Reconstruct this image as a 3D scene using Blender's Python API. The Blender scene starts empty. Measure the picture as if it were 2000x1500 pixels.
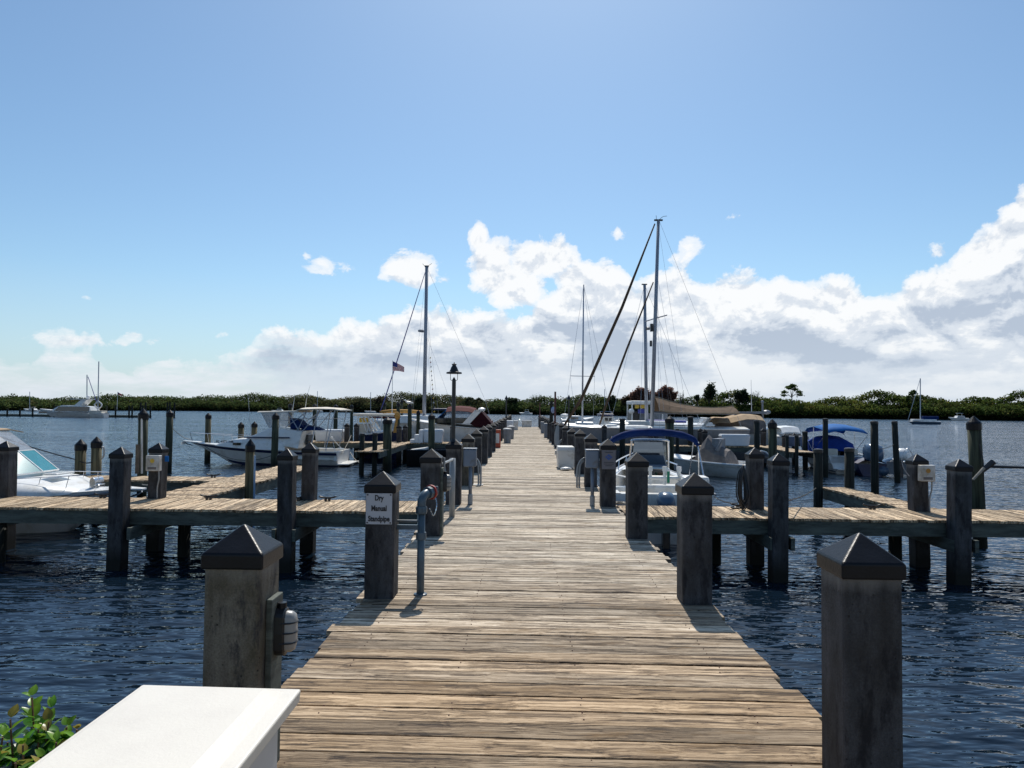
import bpy, bmesh, math, random
from mathutils import Vector, Matrix
R = math.radians
random.seed(7)
C = bpy.context.scene.collection
SC = bpy.context.scene

# ------------------------------------------------------------------ camera
CAMZ = 1.7
F = 1400.0
d0 = Vector((23, -48, -F)).normalized()
d1 = Vector((1023, -57.5, -F))
up_c = d1.cross(d0).normalized()
right_c = d0.cross(up_c).normalized()
rows = [right_c, d0, up_c]                 # world axes written in camera space
MW = Matrix([[rows[i][j] for j in range(3)] for i in range(3)])   # cam -> world
cam_d = bpy.data.cameras.new('camera')
cam_d.sensor_fit = 'HORIZONTAL'; cam_d.sensor_width = 36; cam_d.lens = 25.2
cam_d.clip_start = 0.05; cam_d.clip_end = 6000
cam = bpy.data.objects.new('camera', cam_d); C.objects.link(cam)
cam.matrix_world = Matrix.Translation((0, 0, CAMZ)) @ MW.to_4x4()
SC.camera = cam

def ray(px, py):
    return MW @ Vector((px-1000, 750-py, -F))
def W(px, py, Y):
    r = ray(px, py); k = Y/r.y
    return Vector((r.x*k, Y, CAMZ+r.z*k))
def G(px, py, z):
    r = ray(px, py); k = (z-CAMZ)/r.z
    return Vector((r.x*k, r.y*k, z))
def WX(px, Y): return W(px, 798, Y).x
def WZ(px, py, Y): return W(px, py, Y).z
WATER = -0.95

# ------------------------------------------------------------------ materials
def nmat(name):
    m = bpy.data.materials.new(name); m.use_nodes = True
    nt = m.node_tree; b = nt.nodes['Principled BSDF']
    return m, nt, b
def N(nt, t, **kw):
    n = nt.nodes.new(t)
    for k, v in kw.items(): setattr(n, k, v)
    return n
def ramp(nt, pts):
    r = N(nt, 'ShaderNodeValToRGB'); e = r.color_ramp.elements
    while len(e) < len(pts): e.new(0.5)
    for i, (p, c) in enumerate(pts):
        e[i].position = p; e[i].color = (c[0], c[1], c[2], 1) if isinstance(c, (tuple, list)) else (c, c, c, 1)
    return r
def noise(nt, vec, scale, detail=4, rough=.55):
    n = N(nt, 'ShaderNodeTexNoise'); n.inputs['Scale'].default_value = scale
    n.inputs['Detail'].default_value = detail; n.inputs['Roughness'].default_value = rough
    if vec is not None: nt.links.new(vec, n.inputs['Vector'])
    return n
def mapping(nt, src, scale=(1,1,1), loc=(0,0,0), rot=(0,0,0)):
    m = N(nt, 'ShaderNodeMapping'); m.inputs['Scale'].default_value = scale
    m.inputs['Location'].default_value = loc; m.inputs['Rotation'].default_value = rot
    nt.links.new(src, m.inputs['Vector']); return m.outputs[0]
def mth(nt, op, a, b=None, c=None, clamp=False):
    n = N(nt, 'ShaderNodeMath', operation=op); n.use_clamp = clamp
    for i, v in enumerate((a, b, c)):
        if v is None: continue
        if isinstance(v, (int, float)): n.inputs[i].default_value = v
        else: nt.links.new(v, n.inputs[i])
    return n.outputs[0]
def mixc(nt, f, a, b, mode='MIX'):
    n = N(nt, 'ShaderNodeMix', data_type='RGBA', blend_type=mode)
    for k, v in ((0, f), (6, a), (7, b)):
        if isinstance(v, (int, float)): n.inputs[k].default_value = v
        elif isinstance(v, (tuple, list)): n.inputs[k].default_value = (v[0], v[1], v[2], 1)
        else: nt.links.new(v, n.inputs[k])
    return n.outputs[2]

def mat(name, col, rough=.5, metal=0, var=.25, scale=5, bump=.0, bscale=40, stretch=(1,1,1), dirt=None, dscale=3, trans=0, alpha=1, spec=.5):
    m, nt, b = nmat(name)
    tc = N(nt, 'ShaderNodeTexCoord').outputs['Object']
    v = mapping(nt, tc, stretch)
    n = noise(nt, v, scale, 6, .6)
    lo = tuple(c*(1-var) for c in col); hi = tuple(min(1, c*(1+var)) for c in col)
    r = ramp(nt, [(.3, lo), (.7, hi)]); nt.links.new(n.outputs[0], r.inputs[0])
    out = r.outputs[0]
    if dirt:
        n2 = noise(nt, mapping(nt, tc, stretch, (7, 3, 5)), dscale, 8, .7)
        rr = ramp(nt, [(.5, 0), (.68, 1)]); nt.links.new(n2.outputs[0], rr.inputs[0])
        out = mixc(nt, rr.outputs[0], out, dirt)
    nt.links.new(out, b.inputs['Base Color'])
    b.inputs['Roughness'].default_value = rough; b.inputs['Metallic'].default_value = metal
    b.inputs['Specular IOR Level'].default_value = spec
    if trans: b.inputs['Transmission Weight'].default_value = trans
    if alpha < 1: b.inputs['Alpha'].default_value = alpha
    if bump:
        n3 = noise(nt, v, bscale, 6, .65)
        bp = N(nt, 'ShaderNodeBump'); bp.inputs['Strength'].default_value = bump; bp.inputs['Distance'].default_value = .01
        nt.links.new(n3.outputs[0], bp.inputs['Height']); nt.links.new(bp.outputs[0], b.inputs['Normal'])
    return m

def mat_deck(name, axis, tint=(1,1,1)):
    """weathered planks; axis = the direction the boards run ('x' or 'y'); per-board attributes rnd and wear"""
    m, nt, b = nmat(name)
    tc = N(nt, 'ShaderNodeTexCoord').outputs['Object']
    at = N(nt, 'ShaderNodeAttribute', attribute_name='rnd')
    wr = N(nt, 'ShaderNodeAttribute', attribute_name='brown_mix').outputs['Fac']
    off = N(nt, 'ShaderNodeCombineXYZ')
    nt.links.new(mth(nt, 'MULTIPLY', at.outputs['Fac'], 37.0), off.inputs[0])
    nt.links.new(mth(nt, 'MULTIPLY', at.outputs['Fac'], 19.0), off.inputs[2])
    add = N(nt, 'ShaderNodeVectorMath', operation='ADD'); nt.links.new(tc, add.inputs[0]); nt.links.new(off.outputs[0], add.inputs[1])
    s = (1, 16, 6) if axis == 'x' else (16, 1, 6)
    v1 = mapping(nt, add.outputs[0], s)
    warp = noise(nt, mapping(nt, add.outputs[0], (1,1,1)), 2.2, 3)
    wv = N(nt, 'ShaderNodeVectorMath', operation='MULTIPLY_ADD'); nt.links.new(warp.outputs['Color'], wv.inputs[0]); wv.inputs[1].default_value = (1.1, 1.1, .3); nt.links.new(v1, wv.inputs[2])
    g1 = noise(nt, wv.outputs[0], 1.6, 8, .7)
    g2 = noise(nt, wv.outputs[0], 9, 6, .75)
    blot = noise(nt, mapping(nt, add.outputs[0], (1, 3, 1) if axis == 'x' else (3, 1, 1)), 1.3, 5, .6)
    t = mth(nt, 'ADD', mth(nt, 'MULTIPLY', g1.outputs[0], .62), mth(nt, 'MULTIPLY', g2.outputs[0], .38))
    c = [tuple(x*y for x, y in zip(k, tint)) for k in ((.055,.042,.032), (.25,.20,.145), (.52,.44,.335), (.78,.70,.58))]
    r = ramp(nt, [(.42, c[0]), (.47, c[1]), (.525, c[2]), (.60, c[3])]); nt.links.new(t, r.inputs[0])
    # board to board and blotch brightness
    k = mth(nt, 'ADD', mth(nt, 'MULTIPLY', at.outputs['Fac'], .62), mth(nt, 'MULTIPLY', blot.outputs[0], .95))
    br = mth(nt, 'ADD', mth(nt, 'MULTIPLY', k, 1.15), .13)
    mul = mixc(nt, 1.0, r.outputs[0], (1,1,1), 'MULTIPLY')
    cc = N(nt, 'ShaderNodeCombineColor')
    for i in range(3): nt.links.new(br, cc.inputs[i])
    o = mixc(nt, 1.0, r.outputs[0], cc.outputs[0], 'MULTIPLY')
    # darker brown tone, mixed in by the per-board value
    brown_tone = mixc(nt, 1.0, o, (.60, .455, .30), 'MULTIPLY')
    o = mixc(nt, wr, o, brown_tone)
    # rusty and mossy blotches
    b2 = noise(nt, mapping(nt, add.outputs[0], (1, 4, 1) if axis == 'x' else (4, 1, 1), (3,9,1)), 2.3, 6, .65)
    rr = ramp(nt, [(.56, 0), (.72, .75)]); nt.links.new(b2.outputs[0], rr.inputs[0])
    o = mixc(nt, rr.outputs[0], o, (.19*tint[0], .115*tint[1], .05*tint[2]))
    # knots and cracks
    vo = N(nt, 'ShaderNodeTexVoronoi', feature='F1'); vo.inputs['Scale'].default_value = 1.0
    nt.links.new(mapping(nt, add.outputs[0], (1.3, 7, 1) if axis == 'x' else (7, 1.3, 1)), vo.inputs['Vector'])
    kr = ramp(nt, [(.035, 1), (.10, 0)]); nt.links.new(vo.outputs['Distance'], kr.inputs[0])
    o = mixc(nt, mth(nt, 'MULTIPLY', kr.outputs[0], .75), o, (.07,.045,.03))
    cr = noise(nt, mapping(nt, add.outputs[0], (.7, 34, 3) if axis == 'x' else (34, .7, 3), (5,5,5)), 1.4, 4, .6)
    cd = mth(nt, 'ABSOLUTE', mth(nt, 'SUBTRACT', cr.outputs[0], .5))
    crr = ramp(nt, [(.0, 1), (.02, .0)]); nt.links.new(cd, crr.inputs[0])
    gate = ramp(nt, [(.47, 0), (.56, 1)]); nt.links.new(blot.outputs[0], gate.inputs[0])
    crk = mth(nt, 'MULTIPLY', crr.outputs[0], gate.outputs[0])
    o = mixc(nt, mth(nt, 'MULTIPLY', crk, .85), o, (.03,.022,.017))
    nt.links.new(o, b.inputs['Base Color']); b.inputs['Roughness'].default_value = .8
    b.inputs['Specular IOR Level'].default_value = .25
    bp = N(nt, 'ShaderNodeBump'); bp.inputs['Strength'].default_value = .8; bp.inputs['Distance'].default_value = .008
    hh = mth(nt, 'SUBTRACT', t, mth(nt, 'MULTIPLY', crk, .5))
    nt.links.new(hh, bp.inputs['Height']); nt.links.new(bp.outputs[0], b.inputs['Normal'])
    return m

def mat_concrete(name, col, moss=(.075,.06,.035), dark=(.03,.03,.032)):
    m, nt, b = nmat(name)
    tc = N(nt, 'ShaderNodeTexCoord').outputs['Object']
    oi = N(nt, 'ShaderNodeObjectInfo').outputs['Random']
    off = N(nt, 'ShaderNodeCombineXYZ'); nt.links.new(mth(nt, 'MULTIPLY', oi, 50), off.inputs[0])
    add = N(nt, 'ShaderNodeVectorMath', operation='ADD'); nt.links.new(tc, add.inputs[0]); nt.links.new(off.outputs[0], add.inputs[1])
    v = add.outputs[0]
    st = noise(nt, mapping(nt, v, (9, 9, 1.1)), 1.0, 7, .6)
    r = ramp(nt, [(.32, tuple(c*.5 for c in col)), (.5, col), (.68, tuple(c*1.35 for c in col))]); nt.links.new(st.outputs[0], r.inputs[0])
    bl = noise(nt, mapping(nt, v, (4, 4, 2.2), (3,3,3)), 1.2, 6, .65)
    rb = ramp(nt, [(.42, 0), (.62, .85)]); nt.links.new(bl.outputs[0], rb.inputs[0])
    o = mixc(nt, rb.outputs[0], r.outputs[0], moss)
    b3 = noise(nt, mapping(nt, v, (7, 7, 2.4), (8,1,3)), 1.3, 6, .7)
    r3 = ramp(nt, [(.50, 0), (.62, .85)]); nt.links.new(b3.outputs[0], r3.inputs[0])
    o = mixc(nt, r3.outputs[0], o, dark)
    sp = noise(nt, v, 120, 3, .7); sr = ramp(nt, [(.35, .78), (.65, 1.2)]); nt.links.new(sp.outputs[0], sr.inputs[0]); o = mixc(nt, 1.0, o, sr.outputs[0], 'MULTIPLY')
    vo = N(nt, 'ShaderNodeTexVoronoi', feature='F1'); vo.inputs['Scale'].default_value = 26; nt.links.new(v, vo.inputs['Vector'])
    pr = ramp(nt, [(.10, 1), (.16, 0)]); nt.links.new(vo.outputs['Distance'], pr.inputs[0])
    gn = noise(nt, v, 4, 2); gr = ramp(nt, [(.5, 0), (.56, 1)]); nt.links.new(gn.outputs[0], gr.inputs[0])
    pit = mth(nt, 'MULTIPLY', pr.outputs[0], gr.outputs[0])
    o = mixc(nt, mth(nt, 'MULTIPLY', pit, .8), o, (.012,.011,.01))
    # pale lime band left under the cap
    so_ = N(nt, 'ShaderNodeSeparateXYZ'); nt.links.new(tc, so_.inputs[0])
    bz = mth(nt, 'ADD', so_.outputs[2], mth(nt, 'MULTIPLY', st.outputs[0], .12))
    bnd = ramp(nt, [(0, 0), (1, .55)]); nt.links.new(mth(nt, 'MULTIPLY_ADD', bz, 18.0, -17.0, clamp=True), bnd.inputs[0])
    o = mixc(nt, mth(nt, 'MULTIPLY', bnd.outputs[0], gn.outputs[0]), o, (.34,.32,.29))
    # wet and weed-grown near the water
    sx = N(nt, 'ShaderNodeSeparateXYZ'); nt.links.new(N(nt, 'ShaderNodeNewGeometry').outputs['Position'], sx.inputs[0])
    wz = mth(nt, 'ADD', sx.outputs[2], mth(nt, 'MULTIPLY', bl.outputs[0], .3))
    wr = ramp(nt, [(0, 1), (1, 0)]); nt.links.new(mth(nt, 'MULTIPLY_ADD', wz, 4.0, 2.6, clamp=True), wr.inputs[0])
    o = mixc(nt, wr.outputs[0], o, (.012,.012,.009))
    nt.links.new(o, b.inputs['Base Color']); b.inputs['Roughness'].default_value = .75; b.inputs['Specular IOR Level'].default_value = .3
    fine = noise(nt, v, 90, 5, .7)
    bp = N(nt, 'ShaderNodeBump'); bp.inputs['Strength'].default_value = .6; bp.inputs['Distance'].default_value = .006
    nt.links.new(mth(nt, 'SUBTRACT', fine.outputs[0], pit), bp.inputs['Height']); nt.links.new(bp.outputs[0], b.inputs['Normal'])
    return m

def mat_pile(name, col):
    m, nt, b = nmat(name)
    tc = N(nt, 'ShaderNodeTexCoord').outputs['Object']
    oi = N(nt, 'ShaderNodeObjectInfo').outputs['Random']
    off = N(nt, 'ShaderNodeCombineXYZ'); nt.links.new(mth(nt, 'MULTIPLY', oi, 50), off.inputs[2])
    add = N(nt, 'ShaderNodeVectorMath', operation='ADD'); nt.links.new(tc, add.inputs[0]); nt.links.new(off.outputs[0], add.inputs[1])
    st = noise(nt, mapping(nt, add.outputs[0], (16, 16, .9)), 1.2, 6, .6)
    r = ramp(nt, [(.35, tuple(c*.35 for c in col)), (.52, col), (.68, tuple(c*1.5 for c in col))]); nt.links.new(st.outputs[0], r.inputs[0])
    sx = N(nt, 'ShaderNodeSeparateXYZ'); nt.links.new(N(nt, 'ShaderNodeNewGeometry').outputs['Position'], sx.inputs[0])
    wr = ramp(nt, [(0, 1), (1, 0)]); nt.links.new(mth(nt, 'MULTIPLY_ADD', sx.outputs[2], 3.0, 2.0, clamp=True), wr.inputs[0])
    o = mixc(nt, wr.outputs[0], r.outputs[0], (.012,.014,.010))
    nt.links.new(o, b.inputs['Base Color']); b.inputs['Roughness'].default_value = .8; b.inputs['Specular IOR Level'].default_value = .25
    bp = N(nt, 'ShaderNodeBump'); bp.inputs['Strength'].default_value = .5; bp.inputs['Distance'].default_value = .01
    nt.links.new(st.outputs[0], bp.inputs['Height']); nt.links.new(bp.outputs[0], b.inputs['Normal'])
    return m

def mat_leaf(name, attr=True, col=(.06,.1,.02), trans=.35, rough=.6, spec=.3):
    m, nt, b = nmat(name)
    if attr:
        src = N(nt, 'ShaderNodeAttribute', attribute_name='tone').outputs['Color']
    else:
        tc = N(nt, 'ShaderNodeTexCoord').outputs['Object']
        n = noise(nt, tc, 30, 3); r = ramp(nt, [(.3, tuple(c*.6 for c in col)), (.7, tuple(c*1.5 for c in col))])
        nt.links.new(n.outputs[0], r.inputs[0]); src = r.outputs[0]
    nt.links.new(src, b.inputs['Base Color']); b.inputs['Roughness'].default_value = rough
    b.inputs['Specular IOR Level'].default_value = spec
    tr = N(nt, 'ShaderNodeBsdfTranslucent'); nt.links.new(src, tr.inputs[0])
    mx = N(nt, 'ShaderNodeMixShader'); mx.inputs[0].default_value = trans
    nt.links.new(b.outputs[0], mx.inputs[1]); nt.links.new(tr.outputs[0], mx.inputs[2])
    nt.links.new(mx.outputs[0], nt.nodes['Material Output'].inputs['Surface'])
    return m

M = {}
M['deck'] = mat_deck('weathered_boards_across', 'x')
M['deck2'] = mat_deck('weathered_boards_along', 'y', (1.0, .89, .75))
M['beam'] = mat('weathered_green_timber', (.085,.10,.085), .8, var=.45, scale=2.5, stretch=(1,1,5), bump=.4, bscale=20, dirt=(.03,.035,.03))
M['concrete_tan'] = mat_concrete('mossy_concrete', (.150,.135,.108), (.070,.058,.034), (.016,.016,.022))
M['concrete'] = mat_concrete('grey_concrete', (.062,.063,.068), (.033,.031,.029), (.010,.010,.013))
M['cap'] = mat('black_plastic', (.006,.007,.010), .34, var=.5, scale=6, bump=.15, bscale=60, spec=.22)
M['black'] = mat('black_paint', (.012,.013,.015), .4, var=.3)
M['pile'] = mat_pile('green_treated_pile', (.055,.062,.040))
M['pile_brown'] = mat_pile('brown_green_pile', (.12,.105,.06))
M['pile_dark'] = mat_pile('dark_pile', (.024,.028,.024))
M['white'] = mat('white_gelcoat', (.78,.78,.76), .3, var=.05, scale=2, dirt=(.6,.58,.52), dscale=2)
M['white_clean'] = mat('white_moulded_plastic', (.74,.69,.60), .42, var=.03, scale=1.5, bump=.12, bscale=90, dirt=(.68,.63,.55), dscale=2.2)
M['offwhite'] = mat('off_white_canvas', (.62,.57,.48), .8, var=.12, scale=3, bump=.3, bscale=30)
M['hull_grey'] = mat('grey_gelcoat', (.20,.22,.25), .4, var=.15, scale=2, dirt=(.14,.15,.15))
M['navy'] = mat('navy_paint', (.012,.022,.075), .4, var=.2)
M['blue'] = mat('blue_canvas', (.007,.026,.115), .75, spec=.12, var=.25, scale=4, bump=.4, bscale=12)
M['bright_blue'] = mat('bright_blue_canvas', (.014,.12,.36), .75, spec=.12, var=.15, scale=4, bump=.3, bscale=12)
M['burgundy'] = mat('burgundy_canvas', (.085,.013,.015), .8, spec=.12, var=.25, scale=4, bump=.3, bscale=14)
M['tan'] = mat('tan_canvas', (.42,.31,.20), .85, spec=.12, var=.22, scale=3, bump=.5, bscale=9)
M['brown'] = mat('brown_canvas', (.11,.075,.05), .85, spec=.12, var=.3, scale=3, bump=.5, bscale=8)
M['ochre'] = mat('ochre_canvas', (.50,.26,.06), .8, var=.2)
M['yellow'] = mat('yellow_plastic', (.75,.48,.05), .5, var=.1)
M['orange'] = mat('orange_red_paint', (.42,.06,.02), .45, var=.2)
M['teal'] = mat('teal_tinted_acrylic', (.03,.26,.30), .1, var=.1, spec=.8, alpha=.72)
M['clear'] = mat('cloudy_vinyl', (.42,.43,.46), .15, var=.2, alpha=.32)
M['glass'] = mat('dark_window_glass', (.012,.016,.02), .05, var=.2, spec=.9)
M['mirror'] = mat('sky_reflecting_glass', (.10,.13,.17), .03, metal=.75, var=.05, spec=.9)
M['steel'] = mat('stainless_steel', (.62,.63,.65), .22, metal=1, var=.08)
M['alu'] = mat('grey_anodised_aluminium', (.36,.40,.46), .4, metal=.55, var=.12)
M['mast'] = mat('grey_mast_paint', (.30,.33,.38), .42, metal=.2, var=.12, stretch=(1,1,.2))
M['pvc'] = mat('grey_pvc', (.26,.28,.29), .4, var=.12)
M['box_grey'] = mat('blue_grey_enamel', (.13,.17,.23), .38, var=.12, dirt=(.10,.10,.10))
M['box_white'] = mat('white_enamel_box', (.62,.61,.58), .45, var=.06, dirt=(.35,.31,.24))
M['dockbox'] = mat('white_fibreglass_box', (.62,.66,.70), .4, var=.05)
M['pipe'] = mat('blue_grey_painted_pipe', (.055,.095,.13), .35, var=.25, scale=9, dirt=(.05,.07,.08), dscale=8)
M['red'] = mat('red_paint', (.35,.03,.02), .45, var=.15)
M['sign'] = mat('white_sign_enamel', (.44,.46,.50), .4, var=.04)
M['ink'] = mat('black_sign_paint', (.015,.015,.02), .5, var=.1)
M['blue_ink'] = mat('blue_sign_paint', (.03,.08,.28), .5, var=.1)
M['rope'] = mat('pale_rope', (.30,.28,.24), .9, var=.3, scale=40)
M['rope_dark'] = mat('dark_rope', (.035,.035,.035), .9, var=.3, scale=40)
M['lens'] = mat('frosted_lens', (.26,.26,.25), .35, var=.06)
M['leaf'] = mat_leaf('mangrove_leaves', trans=.5, rough=.9, spec=.05)
M['shrub'] = mat_leaf('shrub_leaves', True, trans=.4, rough=.3)
M['bark'] = mat('grey_brown_bark', (.10,.08,.06), .85, var=.4, scale=6)
M['stem'] = mat('reddish_stem', (.16,.07,.04), .7, var=.3, scale=20)
M['skin_seagrape'] = M['stem']
M['motor'] = mat('dark_cowling', (.03,.035,.045), .25, var=.2)
M['motor_blue'] = mat('blue_grey_cowling', (.07,.12,.19), .22, var=.2)
M['cover'] = mat('grey_brown_cover', (.16,.14,.13), .8, var=.3, scale=4, bump=.5, bscale=10)
M['violet'] = mat('violet_blue_canvas', (.07,.08,.32), .7, var=.2)
M['flag_red'] = mat('flag_red', (.45,.03,.04), .7, var=.1)
M['flag_white'] = mat('flag_white', (.70,.70,.70), .7, var=.05)
M['flag_blue'] = mat('flag_blue', (.03,.04,.20), .7, var=.1)
M['green_rope'] = mat('green_line', (.02,.22,.12), .8, var=.2)
M['soil'] = mat('sandy_ground', (.22,.19,.13), .9, var=.3, scale=3, bump=.4)
M['rust'] = mat('rust_brown_paint', (.10,.025,.02), .6, var=.4)

# ------------------------------------------------------------------ mesh builder
ORIG = {}
class MB:
    def __init__(s): s.v = []; s.f = []; s.a = {}; s.smooth = False
    def quad(s, *p):
        n = len(s.v); s.v += [Vector(q) for q in p]; s.f.append(tuple(range(n, n+len(p)))); return s
    def box(s, x0, x1, y0, y1, z0, z1):
        n = len(s.v)
        for z in (z0, z1):
            for x, y in ((x0,y0),(x1,y0),(x1,y1),(x0,y1)): s.v.append(Vector((x,y,z)))
        for q in ((3,2,1,0),(4,5,6,7),(0,1,5,4),(1,2,6,5),(2,3,7,6),(3,0,4,7)): s.f.append(tuple(n+i for i in q))
        return s
    def prism(s, bot, top):
        n = len(s.v); k = len(bot); s.v += [Vector(p) for p in bot]+[Vector(p) for p in top]
        s.f.append(tuple(n+i for i in reversed(range(k)))); s.f.append(tuple(n+k+i for i in range(k)))
        for i in range(k): j = (i+1) % k; s.f.append((n+i, n+j, n+k+j, n+k+i))
        return s
    def beam(s, p, q, w, h, up=(0,0,1)):
        p = Vector(p); q = Vector(q); d = (q-p).normalized(); u = Vector(up)
        if abs(d.dot(u)) > .95: u = Vector((0,1,0))
        a = d.cross(u).normalized(); u = a.cross(d).normalized()
        c = [(-w/2,-h/2),(w/2,-h/2),(w/2,h/2),(-w/2,h/2)]
        return s.prism([p+a*x+u*y for x, y in c], [q+a*x+u*y for x, y in c])
    def tube(s, pts, r, n=6, closed=False):
        pts = [Vector(p) for p in pts]; m = len(pts)
        rr = r if isinstance(r, (list, tuple)) else [r]*m
        base = len(s.v); prev = None
        for i, p in enumerate(pts):
            if closed: d = (pts[(i+1) % m]-pts[i-1])
            else: d = pts[min(i+1, m-1)]-pts[max(i-1, 0)]
            d = d.normalized()
            if prev is None:
                a = d.cross(Vector((0,0,1)))
                if a.length < .1: a = d.cross(Vector((0,1,0)))
            else: a = prev-d*prev.dot(d)
            a.normalize(); prev = a; b = d.cross(a)
            for k in range(n):
                t = 2*math.pi*k/n; s.v.append(p+(a*math.cos(t)+b*math.sin(t))*rr[i])
        for i in range(m if closed else m-1):
            j = (i+1) % m
            for k in range(n):
                l = (k+1) % n; s.f.append((base+i*n+k, base+i*n+l, base+j*n+l, base+j*n+k))
        if not closed:
            s.f.append(tuple(base+k for k in reversed(range(n)))); s.f.append(tuple(base+(m-1)*n+k for k in range(n)))
        return s
    def lathe(s, c, prof, n=16):
        """prof = [(r, z)...] bottom to top about the vertical through c"""
        c = Vector(c); base = len(s.v)
        for r, z in prof:
            for k in range(n):
                t = 2*math.pi*(k+.5)/n; s.v.append(c+Vector((r*math.cos(t), r*math.sin(t), z)))
        for i in range(len(prof)-1):
            for k in range(n):
                l = (k+1) % n; s.f.append((base+i*n+k, base+i*n+l, base+(i+1)*n+l, base+(i+1)*n+k))
        s.f.append(tuple(base+k for k in reversed(range(n))))
        s.f.append(tuple(base+(len(prof)-1)*n+k for k in range(n)))
        return s
    def loft(s, rws, closed=False):
        base = len(s.v); k = len(rws[0])
        for r in rws: s.v += [Vector(p) for p in r]
        for i in range(len(rws)-1):
            for j in range(k if closed else k-1):
                l = (j+1) % k; s.f.append((base+i*k+j, base+i*k+l, base+(i+1)*k+l, base+(i+1)*k+j))
        return s
    def face(s, idx): s.f.append(idx)
    def ball(s, c, r, n=10, m=6, sc=(1,1,1)):
        c = Vector(c)
        prof = [(max(.001, math.cos(t)), math.sin(t)) for t in [(-.5+i/m)*math.pi for i in range(m+1)]]
        base = len(s.v)
        for pr, pz in prof:
            for k in range(n):
                t = 2*math.pi*k/n; s.v.append(c+Vector((pr*math.cos(t)*sc[0], pr*math.sin(t)*sc[1], pz*sc[2]))*r)
        for i in range(m):
            for k in range(n):
                l = (k+1) % n; s.f.append((base+i*n+k, base+i*n+l, base+(i+1)*n+l, base+(i+1)*n+k))
        return s
    def build(s, name, m, parent=None, local=False, smooth=None, bevel=0, seg=2, solid=0):
        o0 = Vector((0,0,0))
        if parent is not None and not local: o0 = ORIG.get(parent.name, Vector((0,0,0)))
        me = bpy.data.meshes.new(name)
        me.from_pydata([tuple(p-o0) for p in s.v], [], s.f)
        me.materials.append(m)
        o = bpy.data.objects.new(name, me); C.objects.link(o)
        if parent is not None:
            o.parent = parent; ORIG[o.name] = o0
        if smooth if smooth is not None else s.smooth:
            for p in me.polygons: p.use_smooth = True
        if solid:
            md = o.modifiers.new('thickness', 'SOLIDIFY'); md.thickness = solid; md.offset = 0
        if bevel:
            md = o.modifiers.new('bevel', 'BEVEL'); md.width = bevel; md.segments = seg; md.limit_method = 'ANGLE'; md.angle_limit = R(35)
        me.update()
        return o

def thing(name, label, cat, loc=(0,0,0), rotz=0, group=None):
    o = bpy.data.objects.new(name, None); C.objects.link(o); o.empty_display_size = .1
    o.location = loc; o.rotation_euler = (0, 0, rotz); ORIG[o.name] = Vector(loc)
    o['label'] = label; o['category'] = cat
    if group: o['group'] = group
    return o
def tag(o, label, cat, group=None):
    o['label'] = label; o['category'] = cat
    if group: o['group'] = group
    return o
def struct(o, kind='structure'):
    o['kind'] = kind; return o
def dup(root, loc=None, rotz=None, label=None, group=None, scale=None):
    r = root.copy(); C.objects.link(r)
    if loc is not None: r.location = loc; ORIG[r.name] = Vector(loc)
    if rotz is not None: r.rotation_euler = (0, 0, rotz)
    if scale: r.scale = scale
    if label: r['label'] = label
    if group: r['group'] = group
    for ch in list(root.children):
        c = ch.copy(); C.objects.link(c); c.parent = r
        for g in list(ch.children):
            e = g.copy(); C.objects.link(e); e.parent = c
    return r
ORD = ['nearest', 'second', 'third', 'fourth', 'fifth', 'sixth', 'seventh', 'eighth', 'ninth', 'tenth', 'eleventh', 'twelfth', 'thirteenth',
       'fourteenth', 'fifteenth', 'sixteenth', 'seventeenth', 'eighteenth', 'nineteenth', 'twentieth', 'twenty-first']

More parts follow.
